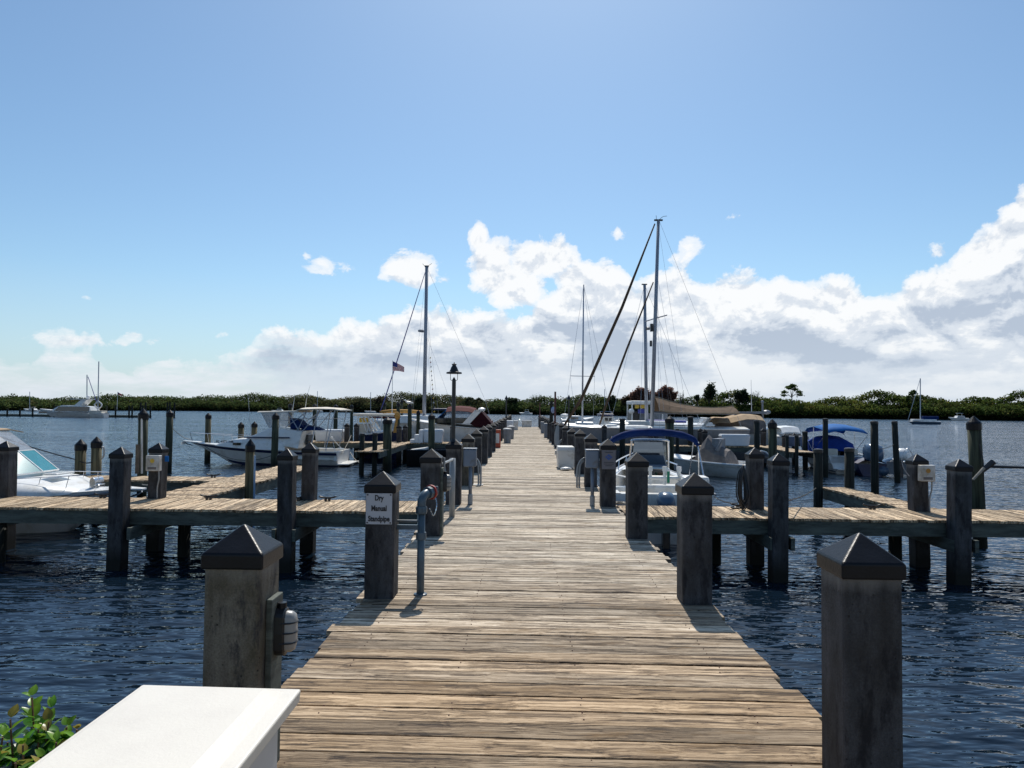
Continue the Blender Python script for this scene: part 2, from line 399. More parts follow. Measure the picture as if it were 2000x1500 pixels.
# ------------------------------------------------------------------ water, ground, sky
def mat_water():
    m, nt, b = nmat('river_water')
    pos = N(nt, 'ShaderNodeNewGeometry').outputs['Position']
    b.inputs['Base Color'].default_value = (.004, .011, .021, 1)
    b.inputs['Roughness'].default_value = .03; b.inputs['IOR'].default_value = 1.65
    def wv(scale, st, rot, detail, rough=.55):
        return noise(nt, mapping(nt, pos, st, (0,0,0), (0,0,R(rot))), scale, detail, rough).outputs[0]
    h = mth(nt, 'MULTIPLY', wv(.9, (.65,1.5,1), 12, 2), .30)
    h = mth(nt, 'ADD', h, mth(nt, 'MULTIPLY', wv(2.6, (.6,1.5,1), -14, 2, .5), .20))
    h = mth(nt, 'ADD', h, mth(nt, 'MULTIPLY', wv(8.0, (.65,1.3,1), 20, 2, .5), .032))
    big = noise(nt, mapping(nt, pos, (.5,1,1)), .12, 3).outputs[0]
    gust = mth(nt, 'MULTIPLY_ADD', big, 1.5, .3)
    h = mth(nt, 'MULTIPLY', h, gust)
    bp = N(nt, 'ShaderNodeBump'); bp.inputs['Strength'].default_value = 1.0; bp.inputs['Distance'].default_value = .46
    nt.links.new(h, bp.inputs['Height'])
    # capillary facets: slopes taken straight from vector noise, all tilted towards the camera to reflect higher, bluer sky
    def sl(scale, st, rot, ax, ay, detail=3):
        c = noise(nt, mapping(nt, pos, st, (3,1,0), (0,0,R(rot))), scale, detail, .6).outputs['Color']
        v = N(nt, 'ShaderNodeVectorMath', operation='MULTIPLY_ADD'); nt.links.new(c, v.inputs[0]); v.inputs[1].default_value = (ax, ay, 0); v.inputs[2].default_value = (-ax/2, -ay/2, 0)
        return v.outputs[0]
    def vadd(a, b_):
        v = N(nt, 'ShaderNodeVectorMath', operation='ADD'); nt.links.new(a, v.inputs[0])
        if isinstance(b_, tuple): v.inputs[1].default_value = b_
        else: nt.links.new(b_, v.inputs[1])
        return v.outputs[0]
    s1 = vadd(sl(3.0, (.55,1.4,1), 8, .14, .26), sl(9.0, (.6,1.3,1), -15, .05, .09))
    gm = N(nt, 'ShaderNodeVectorMath', operation='SCALE'); nt.links.new(s1, gm.inputs[0]); nt.links.new(gust, gm.inputs[3])
    nn = vadd(vadd(bp.outputs[0], gm.outputs[0]), (0, -.10, 0))
    no = N(nt, 'ShaderNodeVectorMath', operation='NORMALIZE'); nt.links.new(nn, no.inputs[0])
    nt.links.new(no.outputs[0], b.inputs['Normal'])
    return m
w = MB(); w.quad((-2500,-300,WATER),(2500,-300,WATER),(2500,4000,WATER),(-2500,4000,WATER))
struct(w.build('water', mat_water()))
g = MB(); g.box(-30, 30, -30, 1.9, -2.5, -0.012)
struct(g.build('ground', M['soil']))

SUN_AZ = 3.1; SUN_EL = 52.0
def build_world():
    w = bpy.data.worlds.new('World'); SC.world = w; w.use_nodes = True
    nt = w.node_tree; bg = nt.nodes['Background']; bg.inputs[1].default_value = .10
    sky = N(nt, 'ShaderNodeTexSky', sky_type='NISHITA'); sky.sun_disc = False
    sky.sun_elevation = R(SUN_EL); sky.sun_rotation = R(SUN_AZ)
    sky.air_density = 1.0; sky.dust_density = .6; sky.ozone_density = 1.6
    hs = N(nt, 'ShaderNodeHueSaturation'); hs.inputs['Saturation'].default_value = 1.0; hs.inputs['Value'].default_value = .98
    nt.links.new(sky.outputs[0], hs.inputs['Color'])
    tint = N(nt, 'ShaderNodeVectorMath', operation='MULTIPLY'); nt.links.new(hs.outputs[0], tint.inputs[0]); tint.inputs[1].default_value = (.86, 1.035, 1.10)
    dirv = N(nt, 'ShaderNodeTexCoord').outputs['Generated']
    sx = N(nt, 'ShaderNodeSeparateXYZ'); nt.links.new(dirv, sx.inputs[0])
    az = mth(nt, 'ARCTAN2', sx.outputs[0], sx.outputs[1])
    el = mth(nt, 'ARCSINE', sx.outputs[2])
    def pa(px, py):
        r = ray(px, py).normalized(); return math.atan2(r.x, r.y), math.asin(r.z)
    # top edge of the cumulus bank along the horizon
    prof = [(-900,600),(-300,640),(-60,668),(40,712),(90,690),(150,688),(230,712),(300,700),(400,694),(480,684),(500,645),(545,628),(600,650),(660,632),(720,628),(790,600),(850,590),(930,600),(1000,612),(1060,560),(1130,520),
            (1200,505),(1240,540),(1310,515),(1370,548),(1430,530),(1500,520),(1570,542),(1640,530),(1700,565),(1780,545),(1840,520),(1880,470),(1950,420),(1990,378),(2060,340),(2300,300),(2900,420)]
    AZ0, AZ1, EL1 = -1.2, 1.2, .5
    fc = N(nt, 'ShaderNodeFloatCurve'); cv = fc.mapping.curves[0]
    pts = []
    for px, py in prof:
        a, e = pa(px, py); pts.append(((a-AZ0)/(AZ1-AZ0), e/EL1))
    pts = [p for p in pts if 0 < p[0] < 1]
    while len(cv.points) < len(pts)+2: cv.points.new(.5, .5)
    allp = [(0, .25)]+pts+[(1, .3)]
    for i, p in enumerate(allp): cv.points[i].location = p; cv.points[i].handle_type = 'AUTO'
    fc.mapping.update()
    nt.links.new(mth(nt, 'MULTIPLY_ADD', az, 1/(AZ1-AZ0), -AZ0/(AZ1-AZ0), clamp=True), fc.inputs['Value'])
    top = mth(nt, 'MULTIPLY', fc.outputs[0], EL1)
    f = mth(nt, 'MULTIPLY', mth(nt, 'SUBTRACT', top, el), 22.0)         # + inside
    # single clouds: centre px, radii px, firmness
    blobs = [(960,520,50,66,1.9),(1010,560,95,45,1.8),(937,462,26,36,1.3),(1060,510,80,50,1.8),(1130,545,80,40,1.5),(785,524,50,24,.75),(815,530,30,26,.7),(598,498,8,7,.16),(627,516,13,8,.16),(702,521,20,7,.25),(1205,454,10,8,.26),(1430,425,30,8,.42),
             (1340,482,13,13,.3),(1318,512,18,18,.4),(168,580,20,7,.4),(262,657,16,9,.35),(239,671,12,6,.3),(140,668,60,14,.5),(360,668,30,10,.25),(305,665,14,6,.25),(440,655,16,6,.2),(878,549,12,7,.3),(1845,492,14,8,.25)]
    for px, py, rx, ry, s in blobs:
        a, e = pa(px, py); ra = abs(pa(px+rx, py)[0]-a); re = abs(pa(px, py-ry)[1]-e)
        dx = mth(nt, 'DIVIDE', mth(nt, 'SUBTRACT', az, a), ra); dy = mth(nt, 'DIVIDE', mth(nt, 'SUBTRACT', el, e), re)
        dd = mth(nt, 'SQRT', mth(nt, 'ADD', mth(nt, 'MULTIPLY', dx, dx), mth(nt, 'MULTIPLY', dy, dy)))
        f = mth(nt, 'MAXIMUM', f, mth(nt, 'MULTIPLY', mth(nt, 'SUBTRACT', 1.0, dd), .55*s))
    # blue gap left of the tall cloud
    v = mapping(nt, dirv, (1,1,1.25))
    n1 = noise(nt, v, 17, 14, .62)
    n1.inputs['Distortion'].default_value = .25
    n2 = noise(nt, mapping(nt, dirv, (1,1,1.25), (0,0,.016)), 17, 8, .58)
    n2.inputs['Distortion'].default_value = .25
    n3 = noise(nt, mapping(nt, dirv, (1,1,3.2)), 6, 6, .58)
    dens = mth(nt, 'ADD', f, mth(nt, 'MULTIPLY', mth(nt, 'SUBTRACT', n1.outputs[0], .5), 2.1))
    al = ramp(nt, [(0,0),(.5,.75),(1,1)]); al.color_ramp.interpolation = 'EASE'
    nt.links.new(mth(nt, 'MULTIPLY_ADD', dens, 2.7, .10, clamp=True), al.inputs[0])
    # thin high veil near the horizon
    veil = mth(nt, 'MULTIPLY', mth(nt, 'SUBTRACT', .17, el, clamp=True), 4.2, clamp=True)
    # light and shade inside the cloud bank
    emb = mth(nt, 'MULTIPLY', mth(nt, 'SUBTRACT', n1.outputs[0], n2.outputs[0]), 3.6)
    # grey flat bases lie in a belt low over the horizon, thinner towards the left
    belt = mth(nt, 'SUBTRACT', 1.0, mth(nt, 'DIVIDE', mth(nt, 'ABSOLUTE', mth(nt, 'SUBTRACT', el, .088)), .062), clamp=True)
    inner = mth(nt, 'MULTIPLY', mth(nt, 'SUBTRACT', f, .30), .55, clamp=True)
    patch = mth(nt, 'MULTIPLY_ADD', n3.outputs[0], 4.2, -1.55, clamp=True)
    grey = mth(nt, 'MULTIPLY', mth(nt, 'MULTIPLY', mth(nt, 'ADD', mth(nt, 'MULTIPLY', belt, .85), mth(nt, 'MULTIPLY', inner, .30)), patch), mth(nt, 'MULTIPLY_ADD', f, 1.2, 0, clamp=True))
    fade = mth(nt, 'MULTIPLY', mth(nt, 'SUBTRACT', el, .02), 9.0, clamp=True)
    sh = mth(nt, 'SUBTRACT', mth(nt, 'ADD', .88, mth(nt, 'MULTIPLY', emb, fade)), mth(nt, 'MULTIPLY', grey, 1.25))
    cr = ramp(nt, [(.0, (4.4,5.1,6.2)), (.5, (6.7,7.2,7.9)), (.90, (9.0,9.1,9.2))]); cr.color_ramp.interpolation = 'EASE'
    # ramp colours are limited to display; scale afterwards
    for e in cr.color_ramp.elements: e.color = (e.color[0]/10, e.color[1]/10, e.color[2]/10, 1)
    nt.links.new(mth(nt, 'ADD', sh, 0.0, clamp=True), cr.inputs[0])
    sc = N(nt, 'ShaderNodeVectorMath', operation='SCALE'); nt.links.new(cr.outputs[0], sc.inputs[0]); sc.inputs[3].default_value = 10.0
    low = mth(nt, 'MULTIPLY', mth(nt, 'SUBTRACT', .10, el, clamp=True), 9.0, clamp=True)   # towards the horizon clouds melt into pale haze
    cl = mixc(nt, mth(nt, 'MULTIPLY', low, .7), sc.outputs[0], (5.2, 6.1, 7.1))
    base = mixc(nt, mth(nt, 'MULTIPLY', veil, .9), tint.outputs[0], (4.7, 5.9, 7.4))
    left = mth(nt, 'MULTIPLY_ADD', az, -5.0, -1.1, clamp=True)
    wisp = mth(nt, 'MULTIPLY_ADD', noise(nt, mapping(nt, dirv, (1,1,4.5)), 13, 8, .62).outputs[0], 4.0, -1.45, clamp=True)
    thin = mth(nt, 'SUBTRACT', 1.0, mth(nt, 'MULTIPLY', left, mth(nt, 'MULTIPLY', mth(nt, 'SUBTRACT', 1.0, wisp), .72)))
    alo = mth(nt, 'MULTIPLY', mth(nt, 'MULTIPLY', al.outputs[0], .97), thin)
    out = mixc(nt, alo, base, cl)
    nt.links.new(out, bg.inputs[0])
build_world()
sd = bpy.data.lights.new('sun', 'SUN'); sd.energy = 4.2; sd.angle = R(.53); sd.color = (1, .95, .87)
so = bpy.data.objects.new('sun', sd); C.objects.link(so)
sv = Vector((math.sin(R(SUN_AZ))*math.cos(R(SUN_EL)), math.cos(R(SUN_AZ))*math.cos(R(SUN_EL)), math.sin(R(SUN_EL))))
so.rotation_euler = sv.to_track_quat('Z', 'Y').to_euler()
SC.view_settings.view_transform = 'Standard'; SC.view_settings.look = 'None'
SC.view_settings.exposure = 0.12; SC.view_settings.gamma = 1
SC.render.engine = 'CYCLES'
SC.cycles.use_denoising = True
SC.cycles.max_bounces = 6; SC.cycles.transparent_max_bounces = 8
SC.cycles.sample_clamp_indirect = 6
SC.cycles.caustics_reflective = False; SC.cycles.caustics_refractive = False

# ------------------------------------------------------------------ piers
def planks(x0, x1, y0, y1, axis, pw, gap=.012, jit=.015, skew=0.0, th=.04, top=0.0, brown_mix=None, holes=()):
    """boards as one mesh with per-board random attribute"""
    mb = MB(); rn = []; we = []
    a, a1 = (y0, y1) if axis == 'x' else (x0, x1)
    while a < a1-.02:
        wdt = min(pw*(1+random.uniform(-.06, .06)), a1-a)
        dz = random.uniform(-.004, .003); e0 = random.gauss(0, jit); e1 = random.gauss(0, jit)
        r = random.random(); wv = brown_mix(a) if brown_mix else 0.0
        n0 = len(mb.f)
        t = random.uniform(-.003, .003)
        if axis == 'x':
            p = [(x0+e0, a+skew*x0*-1), (x1+e1, a-skew*x1), (x1+e1, a+wdt-gap-skew*x1+t), (x0+e0, a+wdt-gap-skew*x0-t)]
        else:
            p = [(a, y0+e0), (a+wdt-gap, y0+e0), (a+wdt-gap+t, y1+e1), (a+t, y1+e1)]
        mb.prism([(x, y, top-th+dz) for x, y in p], [(x, y, top+dz+random.uniform(-.0015,.0015)) for x, y in p])
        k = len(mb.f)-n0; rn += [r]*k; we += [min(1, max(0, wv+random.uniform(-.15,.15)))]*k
        a += wdt
    mb.a = {'rnd': rn, 'brown_mix': we}
    return mb
def build_planks(mb, parent, m, bevel=.004):
    o = mb.build('decking', m, parent)
    for k, vals in mb.a.items():
        at = o.data.attributes.new(k, 'FLOAT', 'FACE'); at.data.foreach_set('value', vals)
    if bevel:
        md = o.modifiers.new('bevel', 'BEVEL'); md.width = bevel; md.segments = 1; md.limit_method = 'ANGLE'
    return o

EDGE_L, EDGE_R, END = -1.44, 1.65, 67.3
pier = thing('boardwalk', 'long weathered timber boardwalk running straight out over the water', 'pier', (0, 1.9, 0))
for x in (-1.12, -.4, .35, 1.3): MB().box(x-.04, x+.04, 1.9, END-.05, -.29, -.048).build('stringer', M['beam'], pier)
for k in range(21): MB().box(-1.5, 1.72, 3.27+3.12*k+.29, 3.27+3.12*k+.43, -.52, -.293).build('cross_beam', M['beam'], pier)
nv = MB()
for yy in [2.0+.187*i for i in range(46)]:
    for x in (-1.12, -.4, .35, 1.3):
        for dy in (.045, .135):
            if random.random() < .85:
                cx, cy = x+random.uniform(-.012,.012), yy+dy-.016*x+random.uniform(-.012,.012)
                nv.lathe((cx, cy, 0), [(.0055, -.003), (.005, .0035)], 6)
main_planks = planks(EDGE_L, EDGE_R, 1.9, END, 'x', .187, skew=.016, jit=.022, brown_mix=lambda y: max(0, .95-(y-3.0)/5.5))  # boards turn browner towards the near end
nf = len(main_planks.f); nb = len(main_planks.v)
main_planks.v += nv.v; main_planks.f += [tuple(i+nb for i in q) for q in nv.f]
for k in ('rnd', 'brown_mix'): main_planks.a[k] += [.5]*len(nv.f)
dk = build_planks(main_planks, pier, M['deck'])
dk.data.materials.append(M['rust'])
for q in dk.data.polygons[nf:]: q.material_index = 1

def side_pier(name, label, x0, x1, y0, y1, axis='y', group='side piers and finger piers', fas=.215, pw=.145):
    t = thing(name, label, 'pier', ((x0+x1)/2, (y0+y1)/2, 0), 0, group)
    build_planks(planks(x0, x1, y0, y1, axis, pw, top=-.002, jit=.02), t, M['deck2'], bevel=0)
    f = MB()
    if axis == 'y':
        f.box(x0, x1, y0+.03, y0+.075, -.05-fas, -.045); f.build('fascia', M['beam'], t)
        f = MB(); f.box(x0, x1, y1-.075, y1-.03, -.05-fas, -.045); f.build('fascia', M['beam'], t)
        f = MB(); f.box(x0+.05, x1-.05, (y0+y1)/2-.04, (y0+y1)/2+.04, -.26, -.047)
    else:
        f.box(x0+.03, x0+.075, y0, y1, -.05-fas, -.045); f.build('fascia', M['beam'], t)
        f = MB(); f.box(x1-.075, x1-.03, y0, y1, -.05-fas, -.045); f.build('fascia', M['beam'], t)
        f = MB(); f.box(x0+.08, x1-.08, y1-.09, y1-.04, -.27, -.047)
    f.build('joist', M['beam'], t)
    return t
PA = side_pier('side_pier', 'near side pier with pale boards branching left from the boardwalk', -14.5, -1.47, 11.72, 13.12)
for x in (-3.82, -6.47, -9.3):
    for k in (-1, 1): MB().box(x+k*.16-.03, x+k*.16+.03, 11.45, 13.35, -.46, -.27).build('cross_beam', M['beam'], PA)
PB = side_pier('side_pier', 'near side pier with pale boards branching right from the boardwalk', 1.68, 14, 11.5, 12.85)
for x in (4.03, 6.85):
    for k in (-1, 1): MB().box(x+k*.16-.03, x+k*.16+.03, 11.25, 13.0, -.46, -.27).build('cross_beam', M['beam'], PB)
side_pier('finger_pier', 'finger pier running away from the near left side pier beside the round wood pile', -7.0, -5.92, 13.14, 20.6, 'x')
side_pier('finger_pier', 'narrow far arm of the left side pier behind the white cruiser bow', -13.5, -7.02, 16.15, 17.1)
side_pier('finger_pier', 'short narrow finger pier off the near right side pier between two round piles', 6.72, 7.32, 12.87, 16.4, 'x')
side_pier('side_pier', 'far left side pier carrying the white steps and dock boxes', -10.6, -1.47, 34.3, 36.0)
side_pier('side_pier', 'far right side pier below the tan covered cruiser', 1.68, 12.6, 34.2, 35.8)
side_pier('finger_pier', 'finger pier reaching towards the camera from the far left side pier', -6.5, -5.5, 27.6, 34.28, 'x')
side_pier('finger_pier', 'finger pier reaching towards the camera from the far right side pier', 11.2, 12.2, 30.2, 34.18, 'x')

# ------------------------------------------------------------------ square posts
def make_square_post(m, w=.262):
    t = thing('dock_post', '', 'post', (0,0,0), 0, 'square concrete posts with black pyramid caps')
    h = w/2
    MB().box(-h, h, -h, h, -2.6, .975).build('shaft', m, t, bevel=.018, seg=2)
    c = h+.012
    n = MB()
    n.prism([(-c,-c,.955),(c,-c,.955),(c,c,.955),(-c,c,.955)], [(-c,-c,1.025),(c,-c,1.025),(c,c,1.025),(-c,c,1.025)])
    b0 = len(n.v); n.v += [Vector((-c,-c,1.025)),Vector((c,-c,1.025)),Vector((c,c,1.025)),Vector((-c,c,1.025)),Vector((0,0,1.145))]
    n.f = [q for q in n.f if q != (4,5,6,7)]
    n.v = n.v[:8]+[Vector((0,0,1.145))]
    n.f += [(4,5,8),(5,6,8),(6,7,8),(7,4,8)]
    n.build('cap', M['cap'], t, bevel=.009, seg=3, smooth=False)
    return t
proto_t = make_square_post(M['concrete_tan'])
proto_g = make_square_post(M['concrete'])
LX = [-1.19, -1.142, -1.10, -1.10]; RX = [1.43, 1.406, 1.38, 1.362, 1.35]
used = {'t': 0, 'g': 0}
def post(kind, x, y, label, dz=0, rot=None, sc=1):
    p = proto_t if kind == 't' else proto_g
    rz = random.uniform(-.02, .02) if rot is None else rot
    if not used[kind]:
        used[kind] = 1; o = p; o.location = (x, y, dz); o.rotation_euler = (0,0,rz); o['label'] = label; ORIG[o.name] = Vector((x,y,dz)); o.scale = (sc,sc,1)
    else: o = dup(p, (x, y, dz), rz, label, scale=(sc,sc,1))
    if rot is None: o.rotation_euler = (random.gauss(0,.010), random.gauss(0,.010), rz)
    return o
Ys = [3.27+3.12*k for k in range(21)]
descL = {0: 'big mossy concrete post with a caged bulkhead light, left foreground', 1: 'concrete post carrying the white sign that reads Dry Manual Standpipe',
         2: 'concrete post just behind the standpipe with a small caged light on its side', 3: 'concrete post with the black gooseneck lamp standing on its cap'}
descR = {0: 'big dark concrete post in the right foreground, water behind it', 1: 'second post from the camera along the right edge, black pyramid cap',
         2: 'third post from the camera along the right edge, in front of the skiff windshield', 3: 'post on the right edge with the grey diamond notice beside the meter box'}
for k, y in enumerate(Ys):
    xl = LX[min(k, 3)]; xr = RX[min(k, 4)]
    rot = 0 if k < 4 else None
    post('t' if k in (0, 4) else 'g', xl-.131, y+.131, descL.get(k, ORD[k]+' post from the camera along the left edge of the boardwalk'), rot=rot, dz=[-.0,-.02,.01,.02][k] if k < 4 else random.uniform(-.03,.03))
    post('g', xr+.131, y+.131-.03, descR.get(k, ORD[k]+' post from the camera along the right edge of the boardwalk'), rot=rot, dz=[0,0,-.01,.04][k] if k < 4 else random.uniform(-.03,.03))
for px, Y, nm in ((238, 11.45, 'square post on the front edge of the near left side pier, farther left one'),
                  (564, 11.45, 'square post on the front edge of the near left side pier, nearer the boardwalk')):
    post('g', WX(px, Y+.1), Y+.1, nm, dz=-.12, sc=.92)
post('g', WX(311, 13.1), 13.1, 'square post at the back of the left side pier carrying the white meter box', dz=-.13, sc=.92)
post('g', WX(607, 13.1), 13.1, 'square post at the back of the left side pier, nearest the boardwalk', dz=-.1, sc=.92)
post('g', WX(16, 13.0), 13.0, 'square post cut by the left edge of the picture, in front of the cruiser cabin', dz=-.12, sc=1)
post('g', WX(1519, 11.35), 11.35, 'square post on the front edge of the right side pier with bright cap ridge', dz=-.1, sc=.95)
post('g', WX(1474, 12.6), 12.6, 'square post at the back of the right side pier with the coiled black cable', dz=-.08, sc=.95)
post('g', WX(1870, 11.35), 11.35, 'square post on the front edge of the right side pier near the picture edge', dz=-.16, sc=.98)
post('g', WX(1792, 12.6), 12.6, 'square post at the back of the right side pier carrying the power box', dz=-.16, sc=.95)
i = 0
for px, top in ((678, 826), (697, 826), (780, 829), (792, 829), (884, 829)):
    p = W(px, top, 34.9 if i % 2 == 0 else 35.8)
    post('g', p.x, p.y, ORD[i+1].replace('second', 'leftmost')+' square post on the far left side pier', dz=p.z-1.145, sc=.85); i += 1
i = 0
for px, top in ((1180, 829), (1270, 834), (1281, 837), (1368, 836), (1376, 838), (1491, 836), (1533, 846), (1552, 845)):
    p = W(px, top, 34.4 if i % 2 == 0 else 35.5)
    post('g', p.x, p.y, ['leftmost', 'second from left', 'third from left', 'fourth from left', 'fifth from left', 'third from right', 'second from right', 'rightmost'][i]+' square post on the far right side pier', dz=p.z-1.145, sc=.85); i += 1

# ------------------------------------------------------------------ round piles
def make_pile(m, r, name='mooring_pile', cone=True):
    t = thing(name, '', 'pile', (0,0,0), 0, 'round timber mooring piles')
    b = MB()
    prof = [(r*1.04, -4.4), (r*1.02, -2.4), (r, -1), (r*.985, -.07)]
    b.lathe((0,0,0), prof, 14); b.build('shaft', m, t, smooth=True)
    c = MB()
    if cone: c.lathe((0,0,0), [(r*1.1, -.16), (r*1.12, -.03), (r*1.0, 0), (.012, r*.95), (.004, r*.97)], 14)
    else: c.lathe((0,0,0), [(r*1.05, -.07), (r*1.06, -.01), (r*.9, .012), (r*.3, .018)], 14)
    c.build('cap', M['cap'] if cone else M['black'], t)
    return t
PP = {'pile': make_pile(M['pile'], .12), 'pile_brown': make_pile(M['pile_brown'], .12), 'pile_dark': make_pile(M['pile_dark'], .12, cone=False)}
pu = {k: 0 for k in PP}
def pile(kind, px, py, Y, wpx, label, pxb=None, scz=1):
    p = W(px, py, Y); r = wpx*Y/F/2; s = r/.12
    if not pu[kind]: pu[kind] = 1; o = PP[kind]; o['label'] = label
    else: o = dup(PP[kind], label=label)
    o.location = (p.x, p.y, p.z); o.scale = (s, s, 1)
    o.rotation_euler = (random.uniform(-.008,.008), random.uniform(-.008,.008), random.uniform(0, 6))
    if pxb is not None:
        pb = W(pxb, py, Y); o.rotation_euler = (0, math.atan2(p.x-pb.x, 2.3), 0)
    return o
pile('pile_brown', 158, 867, 17.3, 20, 'short greenish round pile, left of the pair behind the cruiser bow')
pile('pile_brown', 189, 862, 17.3, 19, 'short round pile with a grey handle loop, right of the pair behind the cruiser bow')
pile('pile', 280, 807, 17.3, 18, 'tall round pile with a white pipe strapped to it, behind the meter box')
pile('pile', 332, 806, 28.0, 13, 'tall dark round pile just left of the fishing boat pulpit')
pile('pile_brown', 407, 811, 33, 11, 'round pile standing off the bow of the fishing boat')
pile('pile_brown', 471, 829, 33.6, 11, 'short roped pile behind the fishing boat foredeck')
pile('pile_brown', 497, 828, 33.6, 11, 'short pile with a dark wrapped top behind the fishing boat foredeck')
pile('pile', 538.5, 811, 29, 13, 'tall green pile in front of the fishing boat cabin')
pile('pile_brown', 489, 868, 15.2, 17, 'round wood pile beside the finger pier with a blue pipe on its side')
pile('pile', 567, 791, 48, 7, 'far thin pile seen above the fishing boat hardtop front')
pile('pile', 615, 792, 47, 8, 'far thin pile behind the middle of the fishing boat hardtop')
pile('pile', 656, 793, 47, 8, 'far thin pile behind the rear of the fishing boat hardtop')
pile('pile', 687, 793, 47, 6, 'thin dark pile right of the fishing boat hardtop')
pile('pile_dark', 707.5, 847, 28.3, 10, 'left one of two dark piles at the end of the far finger pier')
pile('pile_dark', 732.5, 846, 28.3, 10, 'right one of two dark piles at the end of the far finger pier')
pile('pile', 757, 820, 29.3, 17, 'thick dark green pile left of the stepped white box')
pile('pile', 800.5, 792, 37.2, 8, 'pile with a white gull-like float above it, right of the orange boom cover')
pile('pile', 843, 812, 33.2, 13, 'round pile in front of the white dock box by the gooseneck lamp')
pile('pile', 778, 789, 41, 7, 'far dark pile behind the orange boom cover, left one')
pile('pile', 785, 783, 45, 4.5, 'far slim pile behind the orange boom cover, right one')
pile('pile', 817, 805, 38, 7, 'slim pile between the sailing boat mast and the gull pile')
pile('pile', 751, 789, 45, 6, 'far pile left of the flagstaff')
pile('pile', 887, 785, 50, 5, 'far pile just left of the gooseneck lamp pole')
pile('pile', 1308, 818, 28.3, 17, 'thick mossy green pile right behind the blue bimini top')
pile('pile_dark', 1323, 838, 33, 7, 'short dark pile right of the thick mossy one')
pile('pile_dark', 1348.5, 814, 35, 11, 'tall black pile under the right end of the brown awning')
pile('pile_dark', 1215.5, 818, 33.5, 11, 'dark pile with a gull-like ornament left of the sailing boat masts')
pile('pile_dark', 1478, 821, 26, 11, 'tall black pile left of the grey covered runabout')
pile('pile', 1508.5, 826, 21.6, 16, 'thick green pile behind the bright-ridged square post')
pile('pile_dark', 1612, 818, 29.2, 10, 'slim tall pile in front of the blue bimini runabout')
pile('pile_dark', 1707.5, 823, 23.4, 14, 'tall dark pile right of the blue bimini runabout')
pile('pile_dark', 1747, 823, 27.4, 11, 'leaning slim pile standing alone in open water', pxb=1752)
pile('pile', 1902, 824, 14.4, 24, 'thick leaning pile by the right picture edge, mooring whip beside it', pxb=1911)
pile('pile_dark', 1598, 878, 16.2, 17, 'left one of two short piles at the end of the short right finger pier')
pile('pile_dark', 1659, 876, 16.3, 18, 'right one of two short piles at the end of the short right finger pier')
pile('pile_dark', 1572, 843, 33, 10, 'short dark pile at the bow of the blue bimini runabout')
pile('pile_dark', 1537, 850, 30.4, 7, 'thin dark pile at the end of the far right finger pier')
pile('pile_dark', 1556, 850, 30.2, 7, 'dark pile at the outer corner of the far right finger pier')
# support piles under the near side piers
for px, Y, lab in ((366, 12.6, 'support pile under the left side pier, between its square posts'), (1746, 12.4, 'support pile under the right side pier near the picture edge'), (1396, 12.6, 'support pile under the right side pier beside the boardwalk'),
                   (6, 11.9, 'support pile under the left side pier at the picture edge')):
    b = MB(); x = WX(px, Y); b.lathe((x, Y, 0), [(.115, -2.6), (.105, -.3)], 14)
    tag(b.build('support_pile', M['pile_dark'], smooth=True), lab, 'pile')

# far treeline, boats, fittings follow

# ------------------------------------------------------------------ far shore
SHORE = [(-500,795,779),(-150,799,780),(0,801.5,780),(60,801.5,778),(100,801.5,783),(200,801.8,780),(300,802,781),(400,802.6,777),(430,803,776),(500,803.6,779),(560,804,782),(600,804.4,778),(640,804.8,782),(700,805.5,778),
         (740,805.8,777),(800,806.5,777),(828,806.8,775),(860,807.3,782),(905,808,781),(950,808.6,785),(1000,809.6,781),(1040,810,781),(1090,810.8,785),(1130,811,782),(1200,812,783),(1300,813.6,783),(1340,814.2,785),
         (1400,815,779),(1440,815.4,777),(1500,816.2,783),(1560,817,785),(1640,817.6,781),(1700,818.4,777),(1800,819.6,780),(1850,820.2,783),(1900,821,779),(2000,822,778),(2150,824,778),(2500,829,780)]
def shore(px):
    for (a, wa, ta), (b_, wb, tb) in zip(SHORE, SHORE[1:]):
        if a <= px <= b_:
            t = (px-a)/(b_-a); return wa+(wb-wa)*t, ta+(tb-ta)*t
def tone(base, v):
    k = random.uniform(1-v, 1+v); h = random.uniform(-.12, .12)
    return (max(0, base[0]*k*(1+h)), max(0, base[1]*k), max(0, base[2]*k*(1-h)))
def leaf_mesh(name, quads, parent, m):
    """quads = [(centre, size, colour)] -> randomly turned leaf clumps, one mesh"""
    v = []; f = []; col = []
    for c, s, tc in quads:
        n = Vector((random.gauss(0,1), random.gauss(0,1), random.gauss(.5,1))).normalized()
        a = n.orthogonal().normalized(); a = Matrix.Rotation(random.uniform(0, 6.28), 3, n) @ a; b_ = n.cross(a)
        i = len(v); e = random.uniform(.5, .9)
        v += [c+a*s*.5, c+b_*s*e*.5, c-a*s*.5, c-b_*s*e*.5]
        f.append((i, i+1, i+2, i+3)); col += [(tc[0], tc[1], tc[2], 1)]*4
    me = bpy.data.meshes.new(name); me.from_pydata([tuple(p) for p in v], [], f); me.materials.append(m)
    at = me.color_attributes.new('tone', 'FLOAT_COLOR', 'POINT')
    at.data.foreach_set('color', [x for c in col for x in c])
    o = bpy.data.objects.new(name, me); C.objects.link(o)
    if parent is not None:
        o.parent = parent; o0 = ORIG[parent.name]; ORIG[o.name] = o0
        for p in me.vertices: p.co -= o0
    return o
def gy(py, px):           # distance at which the water meets this picture row
    p = G(px, py, WATER); return p
quads = []; back = []
px = -320.0
